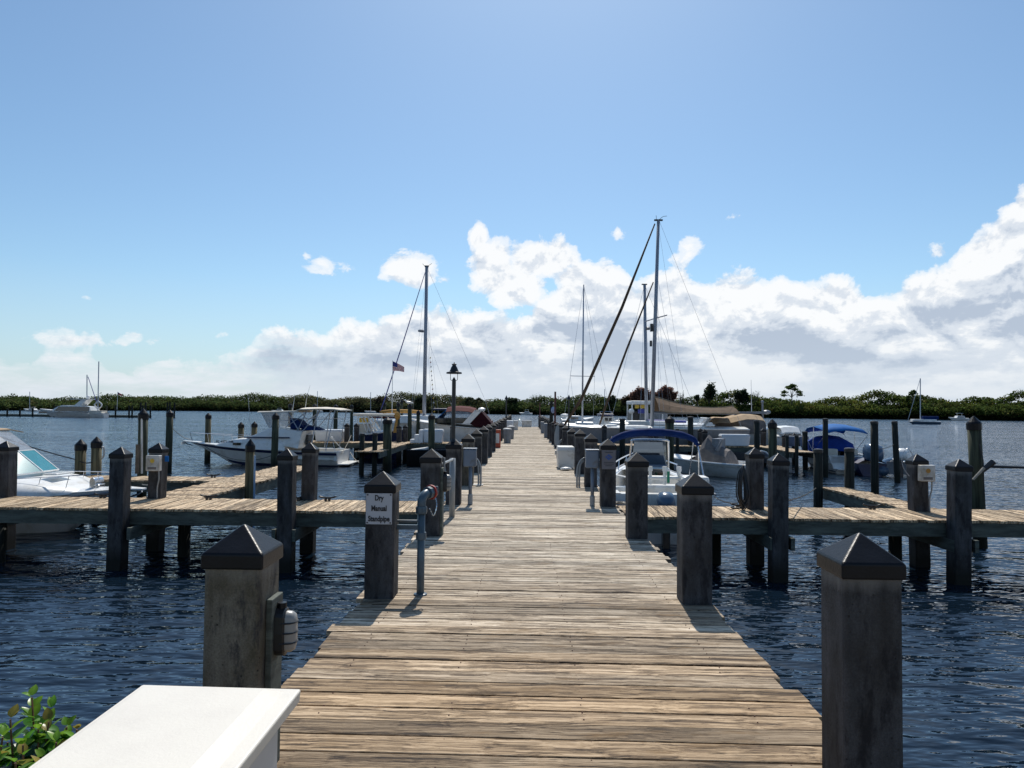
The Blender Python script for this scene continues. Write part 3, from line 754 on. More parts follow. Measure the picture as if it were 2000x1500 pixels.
while px < 2380:
    wp, tp = shore(px)
    p = gy(wp, px); Y = p.y
    far = Y
    zt = WZ(px, tp, Y+5)
    base = (.078, .11, .038)
    if 560 < px < 960: base = (.10, .112, .05)
    if px > 1380: base = (.08, .112, .028)
    if 1560 < px < 1700: base = (.11, .135, .032)
    for row in range(4):
        d = row*2.6+random.uniform(-1, 1)+1.0
        zz = WATER+(zt-WATER)*(.40+.19*row)*(1+.16*math.sin(px*.021+row)+.10*math.sin(px*.067+2*row))+random.uniform(-.7, .6)
        c = Vector((WX(px, Y+d)+random.uniform(-1,1), Y+d, zz))
        r = random.uniform(1.1, 2.1)*Y/300
        tc = tone(base, .35)
        if random.random() < .12: tc = (tc[0]*1.5, tc[1]*1.05, tc[2]*1.4)
        for k in range(34):
            q = Vector((random.gauss(0,1), random.gauss(0,1), random.gauss(0,1))).normalized()
            q = Vector((q.x*1.25, q.y, q.z*.85))*r*random.uniform(.75, 1.05)
            cc = c+q
            if cc.z < WATER+.2: continue
            quads.append((cc, random.uniform(.45, .85), tone(tc, .18)))
    # hanging foliage and roots at the waterline, base shadow put into their dark tone
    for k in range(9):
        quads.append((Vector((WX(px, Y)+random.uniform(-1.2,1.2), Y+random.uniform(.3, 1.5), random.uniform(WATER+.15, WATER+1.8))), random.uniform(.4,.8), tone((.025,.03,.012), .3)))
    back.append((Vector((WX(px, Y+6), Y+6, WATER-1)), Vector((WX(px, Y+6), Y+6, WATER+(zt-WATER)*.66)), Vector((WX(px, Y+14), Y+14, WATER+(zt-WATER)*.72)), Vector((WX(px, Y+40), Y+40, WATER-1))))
    px += 2.6*300/Y*.55
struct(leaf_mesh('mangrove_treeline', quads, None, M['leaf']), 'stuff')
bm_ = MB(); bm_.loft([list(r) for r in back])  # solid dark strip inside the wood, keeps it from being see-through
struct(bm_.build('far_shore', mat('dark_wood_core', (.012,.018,.008), .9, var=.4, scale=.3)))

def tree(label, px, top, base_py, wpx, kind, colr, n=1600, dy=4, group='single trees rising above the mangroves'):
    wp, tp = shore(px); Y = gy(wp, px).y+dy
    p0 = Vector((WX(px, Y), Y, WATER+.5)); zt = WZ(px, top, Y); hw = wpx*Y/F/2
    t = thing('umbrella_tree' if kind == 'umbrella' else ('casuarina_tree' if kind == 'spiky' else 'broadleaf_tree'), label, 'tree', p0, 0, group)
    tr = MB(); H = zt-p0.z
    bend = random.uniform(-.3,.3)
    mid = p0+Vector((bend, 0, H*.5)); tr.tube([p0, mid, p0+Vector((0,0,H*.8))], [.28, .2, .1], 6)
    q = []
    zb = WZ(px, base_py, Y)
    limbs = []
    if kind == 'umbrella':
        nb = 9
        for k in range(nb):
            a = k/(nb-1)*2-1
            e = p0+Vector((a*hw, random.uniform(-hw,hw)*.5, H*(1-.30*abs(a)**1.6)-random.uniform(0,.4)))
            s = p0+Vector((bend*.5,0,H*random.uniform(.55,.68))); tr.tube([s, (s+e)/2+Vector((0,0,.3)), e], [.11,.07,.03], 4); limbs.append(e)
            for j in range(n//nb):
                g_ = Vector((random.gauss(0,.55)*hw*.3, random.gauss(0,.5)*hw*.3, random.gauss(0,.25)*hw*.3)); q.append((e+g_, random.uniform(.45,.9), tone(colr,.25)))
    elif kind == 'spiky':
        nb = max(5, int(hw*2.2))
        for k in range(nb):
            a = (k+.5)/nb*2-1; top_z = H*(1-.28*a*a)*random.uniform(.86,1.0)
            s = p0+Vector((a*hw*.55, random.uniform(-1,1), max(.5, (zb-p0.z)*.8))); e = p0+Vector((a*hw*1.0, random.uniform(-1.5,1.5), top_z))
            tr.tube([s, (s+e)/2, e], [.12,.08,.02], 4); limbs.append(e)
            for j in range(n//nb):
                u = random.random()**.8; c = s+(e-s)*u; g_ = Vector((random.gauss(0,.55), random.gauss(0,.6), random.gauss(0,.5)))*(1.3-.55*u); q.append((c+g_, random.uniform(.45,.95), tone(colr,.3)))
    elif kind == 'bare':
        for k in range(11):
            a = random.uniform(-1,1); s = p0+Vector((0,0,H*random.uniform(.25,.5))); e = p0+Vector((a*hw, random.uniform(-1,1), H*random.uniform(.75,1.0)))
            m_ = (s+e)/2+Vector((a*.3,0,-.1)); tr.tube([s, m_, e], [.09,.06,.02], 4)
            for z in range(3):
                u = random.uniform(.4,.9); c = s+(e-s)*u; tr.tube([c, c+Vector((random.uniform(-.9,.9), random.uniform(-.5,.5), random.uniform(.4,1.2)))], [.04,.015], 4)
            for j in range(n//11):
                u = random.uniform(.3,1); c = s+(e-s)*u+Vector((random.gauss(0,.4),random.gauss(0,.4),random.gauss(0,.4))); q.append((c, random.uniform(.15,.3), tone(colr,.25)))
    else:
        for k in range(12):
            d = Vector((random.gauss(0,1), random.gauss(0,1), random.gauss(0,1))).normalized()*random.uniform(.3,.75)
            c0 = Vector((p0.x, p0.y, (zb+zt)/2)); hz = (zt-zb)/2
            c = c0+Vector((d.x*hw, d.y*hw, d.z*hz)); tr.tube([p0+Vector((0,0,H*.4)), c], [.1,.04], 4); r = random.uniform(.28,.45)
            for j in range(n//12):
                g_ = Vector((random.gauss(0,.5)*hw*r, random.gauss(0,.5)*hw*r, random.gauss(0,.5)*hz*r*1.2))*1.3; q.append((c+g_, random.uniform(.5,1.0), tone(colr,.28)))
    tr.build('trunk', M['bark'], t)
    leaf_mesh('crown', q, t, M['leaf'])
    return t
red = (.24,.13,.10); dk_ = (.045,.062,.036); gr = (.055,.085,.025)
tree('wide reddish brown feathery tree clump behind the sailing boat masts, left half', 1253, 756, 786, 46, 'spiky', red, 5200)
tree('wide reddish brown feathery tree clump just right of the tall mast', 1300, 754, 786, 42, 'spiky', red, 5200)
tree('low reddish shrub-like tree at the left foot of the feathery clump', 1225, 770, 787, 24, 'spiky', (.07,.055,.035), 1200)
tree('bare thin tree leaning right of the reddish feathery clump', 1330, 762, 786, 14, 'bare', gr, 120)
tree('round dark evergreen tree standing alone above the mangroves', 1385, 752, 780, 26, 'round', dk_, 1800)
tree('small dark pointed tree left of the lone round evergreen', 1362, 771, 782, 10, 'round', dk_, 500)
tree('dark pointed conifer in the middle of a group of three trees', 1453, 757, 778, 13, 'spiky', (.03,.045,.025), 900)
tree('dark bushy tree left of the pointed conifer', 1439, 764, 779, 13, 'round', dk_, 700)
tree('thin half bare tree right of the pointed conifer', 1474, 761, 779, 20, 'bare', gr, 300)
tree('flat topped umbrella tree on a thin trunk above the mangroves', 1547, 752, 772, 34, 'umbrella', gr, 900)
tree('loose crowned small tree beside the far anchored sloop', 1783, 763, 776, 22, 'umbrella', gr, 500)
tree('pale half bare tree above the mangroves at the end of the boardwalk', 1048, 770, 781, 24, 'bare', gr, 500)
tree('broad dark tree left of the red pole, above the boardwalk end', 1000, 777, 790, 26, 'round', dk_, 900)
tree('dark rounded tree directly left of the tall grey mast', 822, 774, 786, 26, 'round', dk_, 1300)
tree('wind bent tree right of the tall grey mast', 843, 776, 785, 18, 'umbrella', dk_, 500)
tree('bare scraggy tree row left of the boardwalk end, taller one', 918, 777, 787, 26, 'umbrella', dk_, 500)
tree('scraggy small tree right of the gooseneck lamp', 935, 778, 788, 18, 'umbrella', dk_, 400)
tree('olive rounded tree above the fishing boat hardtop', 588, 776, 790, 30, 'round', (.06,.07,.03), 1300)
tree('brownish rounded tree above the far dock box', 702, 778, 792, 36, 'round', (.06,.065,.035), 1400)
tree('dark pointed tree group left of the reddish clump', 1196, 770, 786, 20, 'spiky', dk_, 900)
tree('dark tree left of the flagstaff and its flag', 742, 776, 790, 26, 'round', (.055,.05,.035), 1000)
tree('olive tree at the far left shore behind the tiny mast', 52, 776, 789, 20, 'round', gr, 700)

# ------------------------------------------------------------------ boats
def arc(pts, n=8):
    """smooth curve through points (Catmull-Rom)"""
    P = [Vector(p) for p in pts]; P = [P[0]*2-P[1]]+P+[P[-1]*2-P[-2]]; out = []
    for i in range(1, len(P)-2):
        for k in range(n):
            t = k/n; a, b_, c, d = P[i-1], P[i], P[i+1], P[i+2]
            out.append(.5*((2*b_)+(c-a)*t+(2*a-5*b_+4*c-d)*t*t+(3*b_-a-3*c+d)*t**3))
    return out+[P[-2]]
def cowl(cx, cz, s=1.0, y=0.0):
    m = MB(); rr = []
    for x, hw, lo, hi in ((.20,.05,-.06,.04),(.17,.13,-.16,.15),(.05,.19,-.20,.235),(-.12,.20,-.21,.25),(-.28,.18,-.20,.20),(-.37,.12,-.15,.10),(-.40,.04,-.06,.02)):
        rr.append([Vector((cx+x*s, y+hw*s*math.copysign(abs(math.cos(a))**.7, math.cos(a)), cz+s*((lo+hi)/2+(hi-lo)/2*math.copysign(abs(math.sin(a))**.7, math.sin(a))))) for a in [2*math.pi*k/14 for k in range(14)]])
    m.loft(rr, closed=True); m.quad(*rr[0]); m.quad(*rr[-1]); return m
class Hull:
    """bow at +x, waterline z=0, stern at x=0"""
    def __init__(s, L, B, fs, fb, draft=.35, rake=.9, full=2.6, stern=.9):
        s.L, s.B, s.fs, s.fb, s.dr, s.rake, s.full, s.stern = L, B, fs, fb, draft, rake, full, stern
    def half(s, t): return max(.012, s.B/2*(s.stern+(1-s.stern)*min(1, t*2.5))*(1-t**s.full))
    def sheer(s, t): return s.fs+(s.fb-s.fs)*t**1.8
    def P(s, t, u, side=1, out=0):
        zs = s.sheer(t); zk = -s.dr+(s.dr+zs*.55)*max(0, (t-.72)/.28)**2.2
        hw = s.half(t); e = .42+.5*t
        y = hw*(u**e if u > 0 else 0); z = zk+(zs-zk)*u**1.15
        x = s.L*t*(1-s.rake/s.L)+s.rake*t**3*u**.8
        return Vector((x, side*(y+out), z))
    def shell(s, nt=16, nu=8):
        m = MB()
        for side in (1, -1):
            m.loft([[s.P(i/nt, j/nu, side) for j in range(nu+1)] for i in range(nt+1)])
        m.quad(*([s.P(0, j/nu, 1) for j in range(nu+1)]+[s.P(0, j/nu, -1) for j in range(nu, 0, -1)]))
        return m
    def deck(s, t0=0, t1=1, dz=-.01, crown=.05, nt=14, inset=0):
        m = MB(); rr = []
        for i in range(nt+1):
            t = t0+(t1-t0)*i/nt; a = s.P(t, 1, 1); h = max(.01, a.y-inset); rr.append([Vector((a.x, h*k, a.z+dz+crown*(1-k*k))) for k in (-1,-.6,-.2,.2,.6,1)])
        return m.loft(rr)
    def band(s, u0, u1, out=.006, nt=16, t0=0, t1=1):
        m = MB()
        for side in (1, -1):
            m.loft([[s.P(t0+(t1-t0)*i/nt, u0, side, out), s.P(t0+(t1-t0)*i/nt, u1, side, out)] for i in range(nt+1)])
        return m
    def rub(s, r=.03, nt=16, u=1.0):
        m = MB()
        for side in (1, -1): m.tube([s.P(i/nt, u, side, .01) for i in range(nt+1)], r, 6)
        return m
    def rail(s, t0, t1, h, r=.014, posts=5, inset=.1):
        m = MB()
        def q(t, side, z):
            p = s.P(t, 1, side); return Vector((p.x, side*max(0.0, abs(p.y)-inset), p.z+z))
        pts = [q(t0+(t1-t0)*i/8, 1, h) for i in range(9)]+[q(t1-(t1-t0)*i/8, -1, h) for i in range(9)]
        m.tube(pts, r, 6)
        for i in range(posts):
            t = t0+(t1-t0)*i/(posts-1)
            for side in (1, -1): m.tube([q(t, side, 0), q(t+.012, side, h)], r*.85, 5)
        return m
def boat_root(name, label, cat, x, y, heading, group=None):
    """heading: degrees, 0 = bow towards +x (right), 90 = away from the camera"""
    return thing(name, label, cat, (x, y, WATER), R(heading), group or 'boats moored in the marina')
def B_(m, name, mt, root, **k): return m.build(name, mt, root, local=True, **k)

# --- white cruiser bow at the left edge (bow towards the right)
r = boat_root('cabin_cruiser', 'white cabin cruiser bow with teal windshield and tan canvas at the left edge', 'boat', -12.53, 15.0, 0); r.scale = (.5, 1, .8)
H = Hull(8.6, 2.85, .95, 1.12, .4, 1.9, 2.5, .92)
hull = B_(H.shell(22, 10), 'hull', M['white'], r, smooth=True)
B_(H.band(.72, .78, .008, 22), 'stripe', M['navy'], hull)
B_(H.rub(.028, 22, .93), 'rub_rail', M['hull_grey'], hull)
B_(H.deck(0, 1, 0, .06, 20), 'deck', M['white'], r, smooth=True)
m = MB(); rr = []
for i in range(11):
    t = i/10; x = 4.0+3.05*t; hw = 1.14*(1-t**2.4)+.22; hz = .46*(1-t**1.8)+.015; zb = H.sheer(x/8.6)-.03
    rr.append([Vector((x, y*hw, zb+hz*z)) for y, z in ((-1,0),(-.97,.45),(-.82,.86),(-.5,.98),(0,1.04),(.5,.98),(.82,.86),(.97,.45),(1,0))])
m.loft(rr); m.quad(*rr[-1])
cab = B_(m, 'cabin_trunk', M['white'], r, smooth=True)
m = MB(); m.box(5.2, 5.8, -.3, .3, 1.47, 1.52); B_(m, 'hatch', M['white'], cab, bevel=.02)
m = MB(); m.box(5.25, 5.75, -.25, .25, 1.522, 1.532); B_(m, 'hatch_lens', M['clear'], cab)
# windshield: raked teal panes in white frames
m = MB()
wb = [(-1.15,3.6,1.42),(-.75,4.5,1.50),(0,4.82,1.53),(.75,4.5,1.50),(1.15,3.6,1.42)]
wt = [(-1.02,2.9,2.0),(-.62,3.55,2.05),(0,3.72,2.06),(.62,3.55,2.05),(1.02,2.9,2.0)]
for i in range(4): m.quad(*[Vector((p[1], p[0], p[2])) for p in (wb[i], wb[i+1], wt[i+1], wt[i])])
ws = B_(m, 'windshield', M['teal'], r, solid=.008)
m = MB()
for i in range(5): m.tube([(wb[i][1], wb[i][0], wb[i][2]), (wt[i][1], wt[i][0], wt[i][2])], .022, 6)
m.tube([(p[1], p[0], p[2]) for p in wb], .025, 6); m.tube([(p[1], p[0], p[2]) for p in wt], .022, 6); B_(m, 'frame', M['white'], ws)
m = MB()
cv_b = [(p[1], p[0]*1.0, p[2]) for p in wt]; cv_t = [(2.2,-.85,2.5),(2.55,-.5,2.58),(2.62,0,2.6),(2.55,.5,2.58),(2.2,.85,2.5)]
m.loft([cv_b, cv_t]); B_(m, 'side_curtain', M['clear'], r, solid=.006)
m = MB(); m.loft([[(2.66,y*1.0,2.52 if abs(y) > .7 else 2.6) for y in (-.9,-.5,0,.5,.9)], [(1.8,y,2.68-abs(y)*.08) for y in (-.95,-.5,0,.5,.95)], [(.3,y,2.62-abs(y)*.08) for y in (-.95,-.5,0,.5,.95)]])
B_(m, 'canvas_top', M['tan'], r, solid=.03)
B_(H.rail(.55, .985, .42, .012, 6, .05), 'bow_rail', M['steel'], r)
m = MB(); m.box(6.95, 7.35, -.12, .12, 1.13, 1.22); m.tube([(7.12,-.16,1.28),(7.12,.16,1.28)], .13, 14)
wl = B_(m, 'windlass', M['steel'], r, bevel=.01)
m = MB(); m.prism([(8.3,-.2,1.1),(9.15,-.09,1.08),(9.15,.09,1.08),(8.3,.2,1.1)], [(8.3,-.2,1.15),(9.15,-.09,1.13),(9.15,.09,1.13),(8.3,.2,1.15)])
B_(m, 'bow_pulpit', M['white'], r, bevel=.01)
m = MB(); m.tube([(9.05,0,1.05),(8.8,0,.95),(8.35,0,.85)], .03, 6); B_(m, 'anchor', M['steel'], r)

# --- sport fishing boat, bow to the left
r = boat_root('sport_fishing_boat', 'white fishing boat with navy stripe, flybridge and hardtop, moored side on', 'boat', -8.2, 32.6, 180); r.scale = (.9, 1, .745)
H = Hull(7.7, 2.75, .88, 1.28, .4, 1.5, 2.7, .9)
hull = B_(H.shell(22, 10), 'hull', M['white'], r, smooth=True)
B_(H.band(.86, .96, .012, 22), 'stripe', M['navy'], hull, smooth=True)
B_(H.band(.30, .42, .010, 22, 0, .86), 'waterline_stripe', M['navy'], hull, smooth=True)
B_(H.rub(.022, 22), 'rub_rail', M['white'], hull)
B_(H.deck(.36, 1, 0, .05, 16), 'foredeck', M['white'], r, smooth=True)
m = H.deck(0, .36, -.45, .0, 6, .12); B_(m, 'cockpit_sole', M['offwhite'], r)
m = MB()
for s_ in (1, -1):
    m.loft([[H.P(i/8*.37, 1, s_)+Vector((0,0,.012)), H.P(i/8*.37, 1, s_)+Vector((0,-.16*s_,.012)), H.P(i/8*.37, 1, s_)+Vector((0,-.16*s_,-.5))] for i in range(9)])
m.box(.012, .14, -1.15, 1.15, .35, .885); B_(m, 'coaming', M['white'], r)
m = MB(); m.box(-.55, .02, -1.05, 1.05, .12, .18); B_(m, 'swim_platform', M['white'], r, bevel=.02)
m = MB(); rr = []
for x, hw, z in ((2.6,1.05,.62),(2.9,1.12,.66),(4.4,1.1,.62),(5.2,.95,.50),(5.9,.72,.26),(6.3,.5,.03)):
    zb = H.sheer(x/7.7)-.01; rr.append([Vector((x, y*hw, zb+z*q)) for y, q in ((-1.05,0),(-1,.6),(-.9,.97),(0,1.05),(.9,.97),(1,.6),(1.05,0))])
m.loft(rr); m.quad(*rr[0]); m.quad(*rr[-1])
cab = B_(m, 'cabin', M['white'], r, smooth=False, bevel=.02)
for s_ in (1, -1):
    for x0, x1 in ((4.75,5.15),(3.95,4.35),(3.3,3.7)):
        m = MB(); m.box(x0, x1, s_*1.085-.02, s_*1.085+.02, H.sheer(.6)+.19, H.sheer(.6)+.34); B_(m, 'cabin_window', M['glass'], cab, bevel=.015)
    m = MB(); m.box(2.35, 4.6, s_*1.09-.02, s_*1.09+.02, 1.66, 1.74); B_(m, 'cabin_stripe', M['navy'], cab)
# upper house rising aft to the flybridge
m = MB(); m.prism([(1.95,-1.08,1.05),(4.55,-1.0,1.62),(4.55,1.0,1.62),(1.95,1.08,1.05)], [(1.75,-1.0,2.1),(3.35,-.92,2.28),(3.35,.92,2.28),(1.75,1.0,2.1)])
hs_ = B_(m, 'flybridge', M['white'], r, bevel=.03)
m = MB(); m.box(1.70, 1.84, -.42, .3, 1.15, 1.85); B_(m, 'cabin_door', M['glass'], r, bevel=.01)
m = MB(); m.prism([(3.42,-.85,2.25),(3.5,-.85,2.25),(3.5,.85,2.25),(3.42,.85,2.25)], [(3.85,-.9,3.2),(3.88,-.9,3.2),(3.88,.9,3.2),(3.85,.9,3.2)]); B_(m, 'front_curtain', M['clear'], r)
for s_ in (1, -1):
    m = MB(); m.quad((2.9,s_*.95,2.3),(3.45,s_*.88,2.27),(3.85,s_*.92,3.2),(2.9,s_*.95,3.2)); B_(m, 'side_curtain', M['clear'], r, solid=.008)
m = MB(); m.prism([(1.95,-1.05,3.20),(4.05,-.98,3.18),(4.05,.98,3.18),(1.95,1.05,3.20)], [(1.95,-1.02,3.32),(4.0,-.9,3.25),(4.0,.9,3.25),(1.95,1.02,3.32)])
B_(m, 'front_hardtop', M['offwhite'], r, bevel=.02)
m = MB(); rr = []
for x, z, k in ((2.05,3.36,.1),(1.9,3.42,.16),(.9,3.46,.16),(.2,3.44,.1),(-.12,3.38,.03)):
    rr.append([Vector((x, y, z+k*(1-y*y)*.5)) for y in (-1.1,-.7,0,.7,1.1)]+[Vector((x, y, z-.07)) for y in (1.1,0,-1.1)])
m.loft(rr, closed=True); m.quad(*rr[0]); m.quad(*rr[-1]); B_(m, 'aft_hardtop', M['offwhite'], r)
for s_ in (1, -1):
    m = MB()
    for a, b2 in (((2.0,1.0,2.1),(1.55,1.0,3.3)),((1.75,1.05,2.05),(.9,1.03,3.35)),((1.95,1.0,2.15),(2.5,1.0,3.2)),((.55,1.15,.95),(.15,1.02,3.38)),((1.3,1.12,1.0),(1.0,1.02,3.35)),((2.6,1.0,2.3),(1.6,1.0,3.2))):
        m.tube([(a[0], s_*a[1], a[2]), (b2[0], s_*b2[1], b2[2])], .022, 6)
    m.tube([(3.2,s_*.9,2.62),(1.8,s_*1.0,2.85),(.3,s_*1.05,2.8)], .014, 5)
    B_(m, 'top_frame', M['alu'], r)
m = MB(); m.prism([(1.85,-.5,2.3),(2.55,-.5,2.15),(2.55,.5,2.15),(1.85,.5,2.3)], [(2.2,-.45,2.75),(2.6,-.45,2.85),(2.6,.45,2.85),(2.2,.45,2.75)])
m.prism([(1.0,-.4,2.12),(2.0,-.4,2.12),(2.0,.4,2.12),(1.0,.4,2.12)], [(1.3,-.35,2.3),(2.2,-.35,2.5),(2.2,.35,2.5),(1.3,.35,2.3)]); B_(m, 'blue_cover', M['blue'], r, bevel=.04)
B_(H.rail(.62, 1.0, .62, .014, 5, .08), 'bow_rail', M['steel'], r)
m = MB(); m.prism([(7.3,-.22,1.26),(8.15,-.12,1.32),(8.15,.12,1.32),(7.3,.22,1.26)], [(7.3,-.22,1.34),(8.15,-.12,1.40),(8.15,.12,1.40),(7.3,.22,1.34)])
B_(m, 'bow_pulpit', M['white'], r, bevel=.015)
m = MB(); m.tube([(8.1,0,1.28),(7.95,0,1.2),(7.7,0,1.12)], .035, 6); m.beam((8.18,-.14,1.24), (8.18,.14,1.24), .05, .16); B_(m, 'anchor', M['steel'], r)
for y in (-.9, .9): m = MB(); m.tube([(2.3,y,3.3),(2.2,y,4.2),(2.05,y,4.9 if y < 0 else 4.2)], [.018,.012,.006], 5); B_(m, 'antenna', M['white'], r)
m = MB(); m.tube([(4.3,.95,1.7),(4.5,1.0,4.4)], [.014,.005], 5); B_(m, 'antenna', M['white'], r)
m = MB(); m.tube([(.45,-1.2,.95),(.95,-1.25,1.55)], .018, 6); m.ball((.97,-1.25,1.6), .07); m.tube([(.1,1.1,.9),(.2,1.12,1.5)], .015, 6); B_(m, 'outboard_bracket', M['white'], r)
def letters(txt, size, mt, root, matrix, name='lettering', thick=.002, sx=1):
    cu = bpy.data.curves.new(name, 'FONT'); cu.body = txt; cu.size = size; cu.align_x = 'CENTER'; cu.align_y = 'CENTER'; cu.extrude = thick; cu.resolution_u = 4; cu.offset = size*.035
    ob = bpy.data.objects.new(name, cu); C.objects.link(ob)
    dg = bpy.context.evaluated_depsgraph_get(); me = bpy.data.meshes.new_from_object(ob.evaluated_get(dg)); me.transform(matrix @ Matrix.Diagonal((sx,1,1,1)))
    bpy.data.objects.remove(ob); me.materials.clear(); me.materials.append(mt)
    o = bpy.data.objects.new(name, me); C.objects.link(o); o.parent = root; ORIG[o.name] = ORIG.get(root.name, Vector()); return o
letters('FL 4371 HB', .17, M['ink'], cab, Matrix.Translation((5.6, .98, 1.42)) @ Matrix.Rotation(R(180), 4, 'Z') @ Matrix.Rotation(R(90), 4, 'X') @ Matrix.Rotation(R(6), 4, 'Y'))

# --- skiff with blue bimini behind the right side pier, stern to the camera
r = boat_root('centre_console_skiff', 'white skiff with windshield, rod holders and rolled blue bimini behind the right side pier', 'boat', 2.78, 14.3, 87)
H = Hull(5.6, 2.15, .98, 1.25, .3, .8, 3.0, .93)
hull = B_(H.shell(18, 8), 'hull', M['white'], r, smooth=True)
B_(H.rub(.03, 18), 'rub_rail', M['hull_grey'], hull)
B_(H.deck(.72, 1, 0, .04, 8), 'foredeck', M['white'], r)
B_(H.deck(0, .75, -.42, 0, 8, .06), 'sole', M['offwhite'], r)
m = MB()
for s_ in (1, -1): m.loft([[H.P(i/8*.75, 1, s_)+Vector((0,0,.01)), H.P(i/8*.75, 1, s_)+Vector((0,-.17*s_,.01)), H.P(i/8*.75, 1, s_)+Vector((0,-.17*s_,-.45))] for i in range(9)])
m.box(.02, .35, -.9, .9, .5, .97); B_(m, 'coaming', M['white'], r, bevel=.02)
m = MB(); m.box(1.9, 2.5, -.42, .42, .55, 1.35); con = B_(m, 'console', M['white'], r, bevel=.05)
m = MB(); m.prism([(2.35,-.40,1.36),(2.37,-.40,1.36),(2.37,.40,1.36),(2.35,.40,1.36)], [(2.18,-.36,1.92),(2.20,-.36,1.92),(2.20,.36,1.92),(2.18,.36,1.92)]); ws = B_(m, 'windshield', M['mirror'], r)
m = MB(); m.tube(arc([(2.36,-.44,1.30),(2.22,-.42,1.85),(2.18,-.34,1.96),(2.18,.34,1.96),(2.22,.42,1.85),(2.36,.44,1.30)], 4), .026, 6); m.tube([(2.36,-.42,1.37),(2.36,.42,1.37)], .025, 6); B_(m, 'frame', M['steel'], ws)
m = MB(); m.box(1.82, 1.895, -.3, .3, 1.18, 1.33); B_(m, 'dash', M['glass'], con)
m = MB(); m.box(.95, 1.35, -.5, .5, .55, 1.05); st = B_(m, 'seat', M['white'], r, bevel=.05)
m = MB(); m.tube([(.9,-.62,1.22),(.9,.62,1.22)], .045, 8)
for y in (-.45,-.15,.15,.45): m.tube([(.9,y,1.08),(.9,y,1.36)], .034, 8); m.tube([(.9,y,1.36),(.9,y,1.46)], .05, 8)
B_(m, 'rod_holder_rack', M['white'], r)
m = MB(); m.tube([(.86,-.22,1.12),(.86,-.22,1.36)], .03, 6); B_(m, 'green_strap', M['green_rope'], r)
m = MB(); m.loft([[(.75+.2*k, y, z) for y, z in ((.45,.98),(.5,1.2),(.95,1.28),(1.0,1.0))] for k in (0, 1)]); m.box(.7,1.0,.45,1.0,.95,1.02); B_(m, 'side_seat', M['white'], r, solid=.03)
# outboard
m = cowl(-.25, .86, .85)
mo = B_(m, 'outboard_motor', M['motor_blue'], r, smooth=True)
m = MB(); m.box(-.45, -.2, -.07, .07, -.3, .85); B_(m, 'motor_leg', M['motor'], mo, bevel=.03)
# rolled bimini on a bowed frame
m = MB()
bim = arc([(1.6,-.98,1.87),(1.7,-.86,2.02),(1.75,-.5,2.12),(1.75,0,2.15),(1.75,.5,2.11),(1.7,.86,1.98),(1.6,.98,1.84)], 5)
m.tube(bim, [.035+.05*math.sin(math.pi*min(1, max(0, i/(len(bim)-1))))+random.uniform(0,.012) for i in range(len(bim))], 8); bm1 = B_(m, 'rolled_bimini', M['blue'], r, smooth=True)
for s_ in (1, -1):
    m = MB(); m.tube([(1.6,s_*.98,1.95),(1.75,s_*1.02,1.02)], .016, 6); m.tube([(1.62,s_*.97,1.9),(.85,s_*1.0,1.0)], .014, 6); m.tube([(1.7,s_*.9,2.05),(2.7,s_*.98,1.1)], .012, 6); B_(m, 'bimini_frame', M['steel'], r)
pass
m = MB(); m.box(.02,.4,-.95,-.5,.97,1.06); B_(m, 'bait_tray', M['white'], r, bevel=.01)
m = MB(); m.box(.45,.85,-1.0,-.45,.55,1.3); B_(m, 'leaning_seat', M['white'], r, bevel=.07)
B_(H.rail(.6, .97, .25, .015, 4, .08), 'bow_rail', M['steel'], r)

# --- covered runabout with black outboard
r = boat_root('runabout', 'small white runabout under a grey brown cover with a black outboard motor', 'boat', 9.05, 28.6, 140); r.scale = (1, 1, .86)
H = Hull(4.3, 1.9, .62, .8, .25, .7, 2.8, .93)
hull = B_(H.shell(14, 8), 'hull', M['white'], r, smooth=True)
B_(H.rub(.05, 14), 'rub_rail', M['white'], hull); B_(H.deck(.62, 1, 0, .16, 8), 'foredeck', M['white'], r)
B_(H.deck(0, .64, -.1, 0, 8, .0), 'inner_liner', M['white'], r)
m = MB(); rr = []
for x, hw, z in ((.75,.45,.2),(.9,.5,.62),(1.4,.5,.8),(1.8,.42,1.25),(2.0,.45,1.0),(2.3,.4,.35)):
    rr.append([Vector((x+random.uniform(-.03,.03), hw*c+random.uniform(-.03,.03), .55+z*s_)) for c, s_ in ((1,0),(.95,.6),(.5,1),(0,1.1),(-.5,.95),(-.95,.6),(-1,0))])
m.loft(rr); m.quad(*rr[0]); m.quad(*rr[-1]); B_(m, 'cover', M['cover'], r)
m = MB(); m.tube([(1.5,-.4,1.2),(1.9,-.1,1.75),(1.7,.3,1.3)], [.03,.09,.03], 6); m.tube([(1.3,.35,1.2),(1.0,.5,1.75)], [.1,.03], 6); m.box(1.25,1.55,-.3,.3,1.25,1.75); B_(m, 'console_cover', M['hull_grey'], r)
m = cowl(-.2, .98, 1.25); mo = B_(m, 'outboard_motor', M['motor'], r, smooth=True)
m = MB(); m.box(-.4,-.12,-.07,.07,-.3,.85); B_(m, 'motor_leg', M['motor'], mo, bevel=.03)

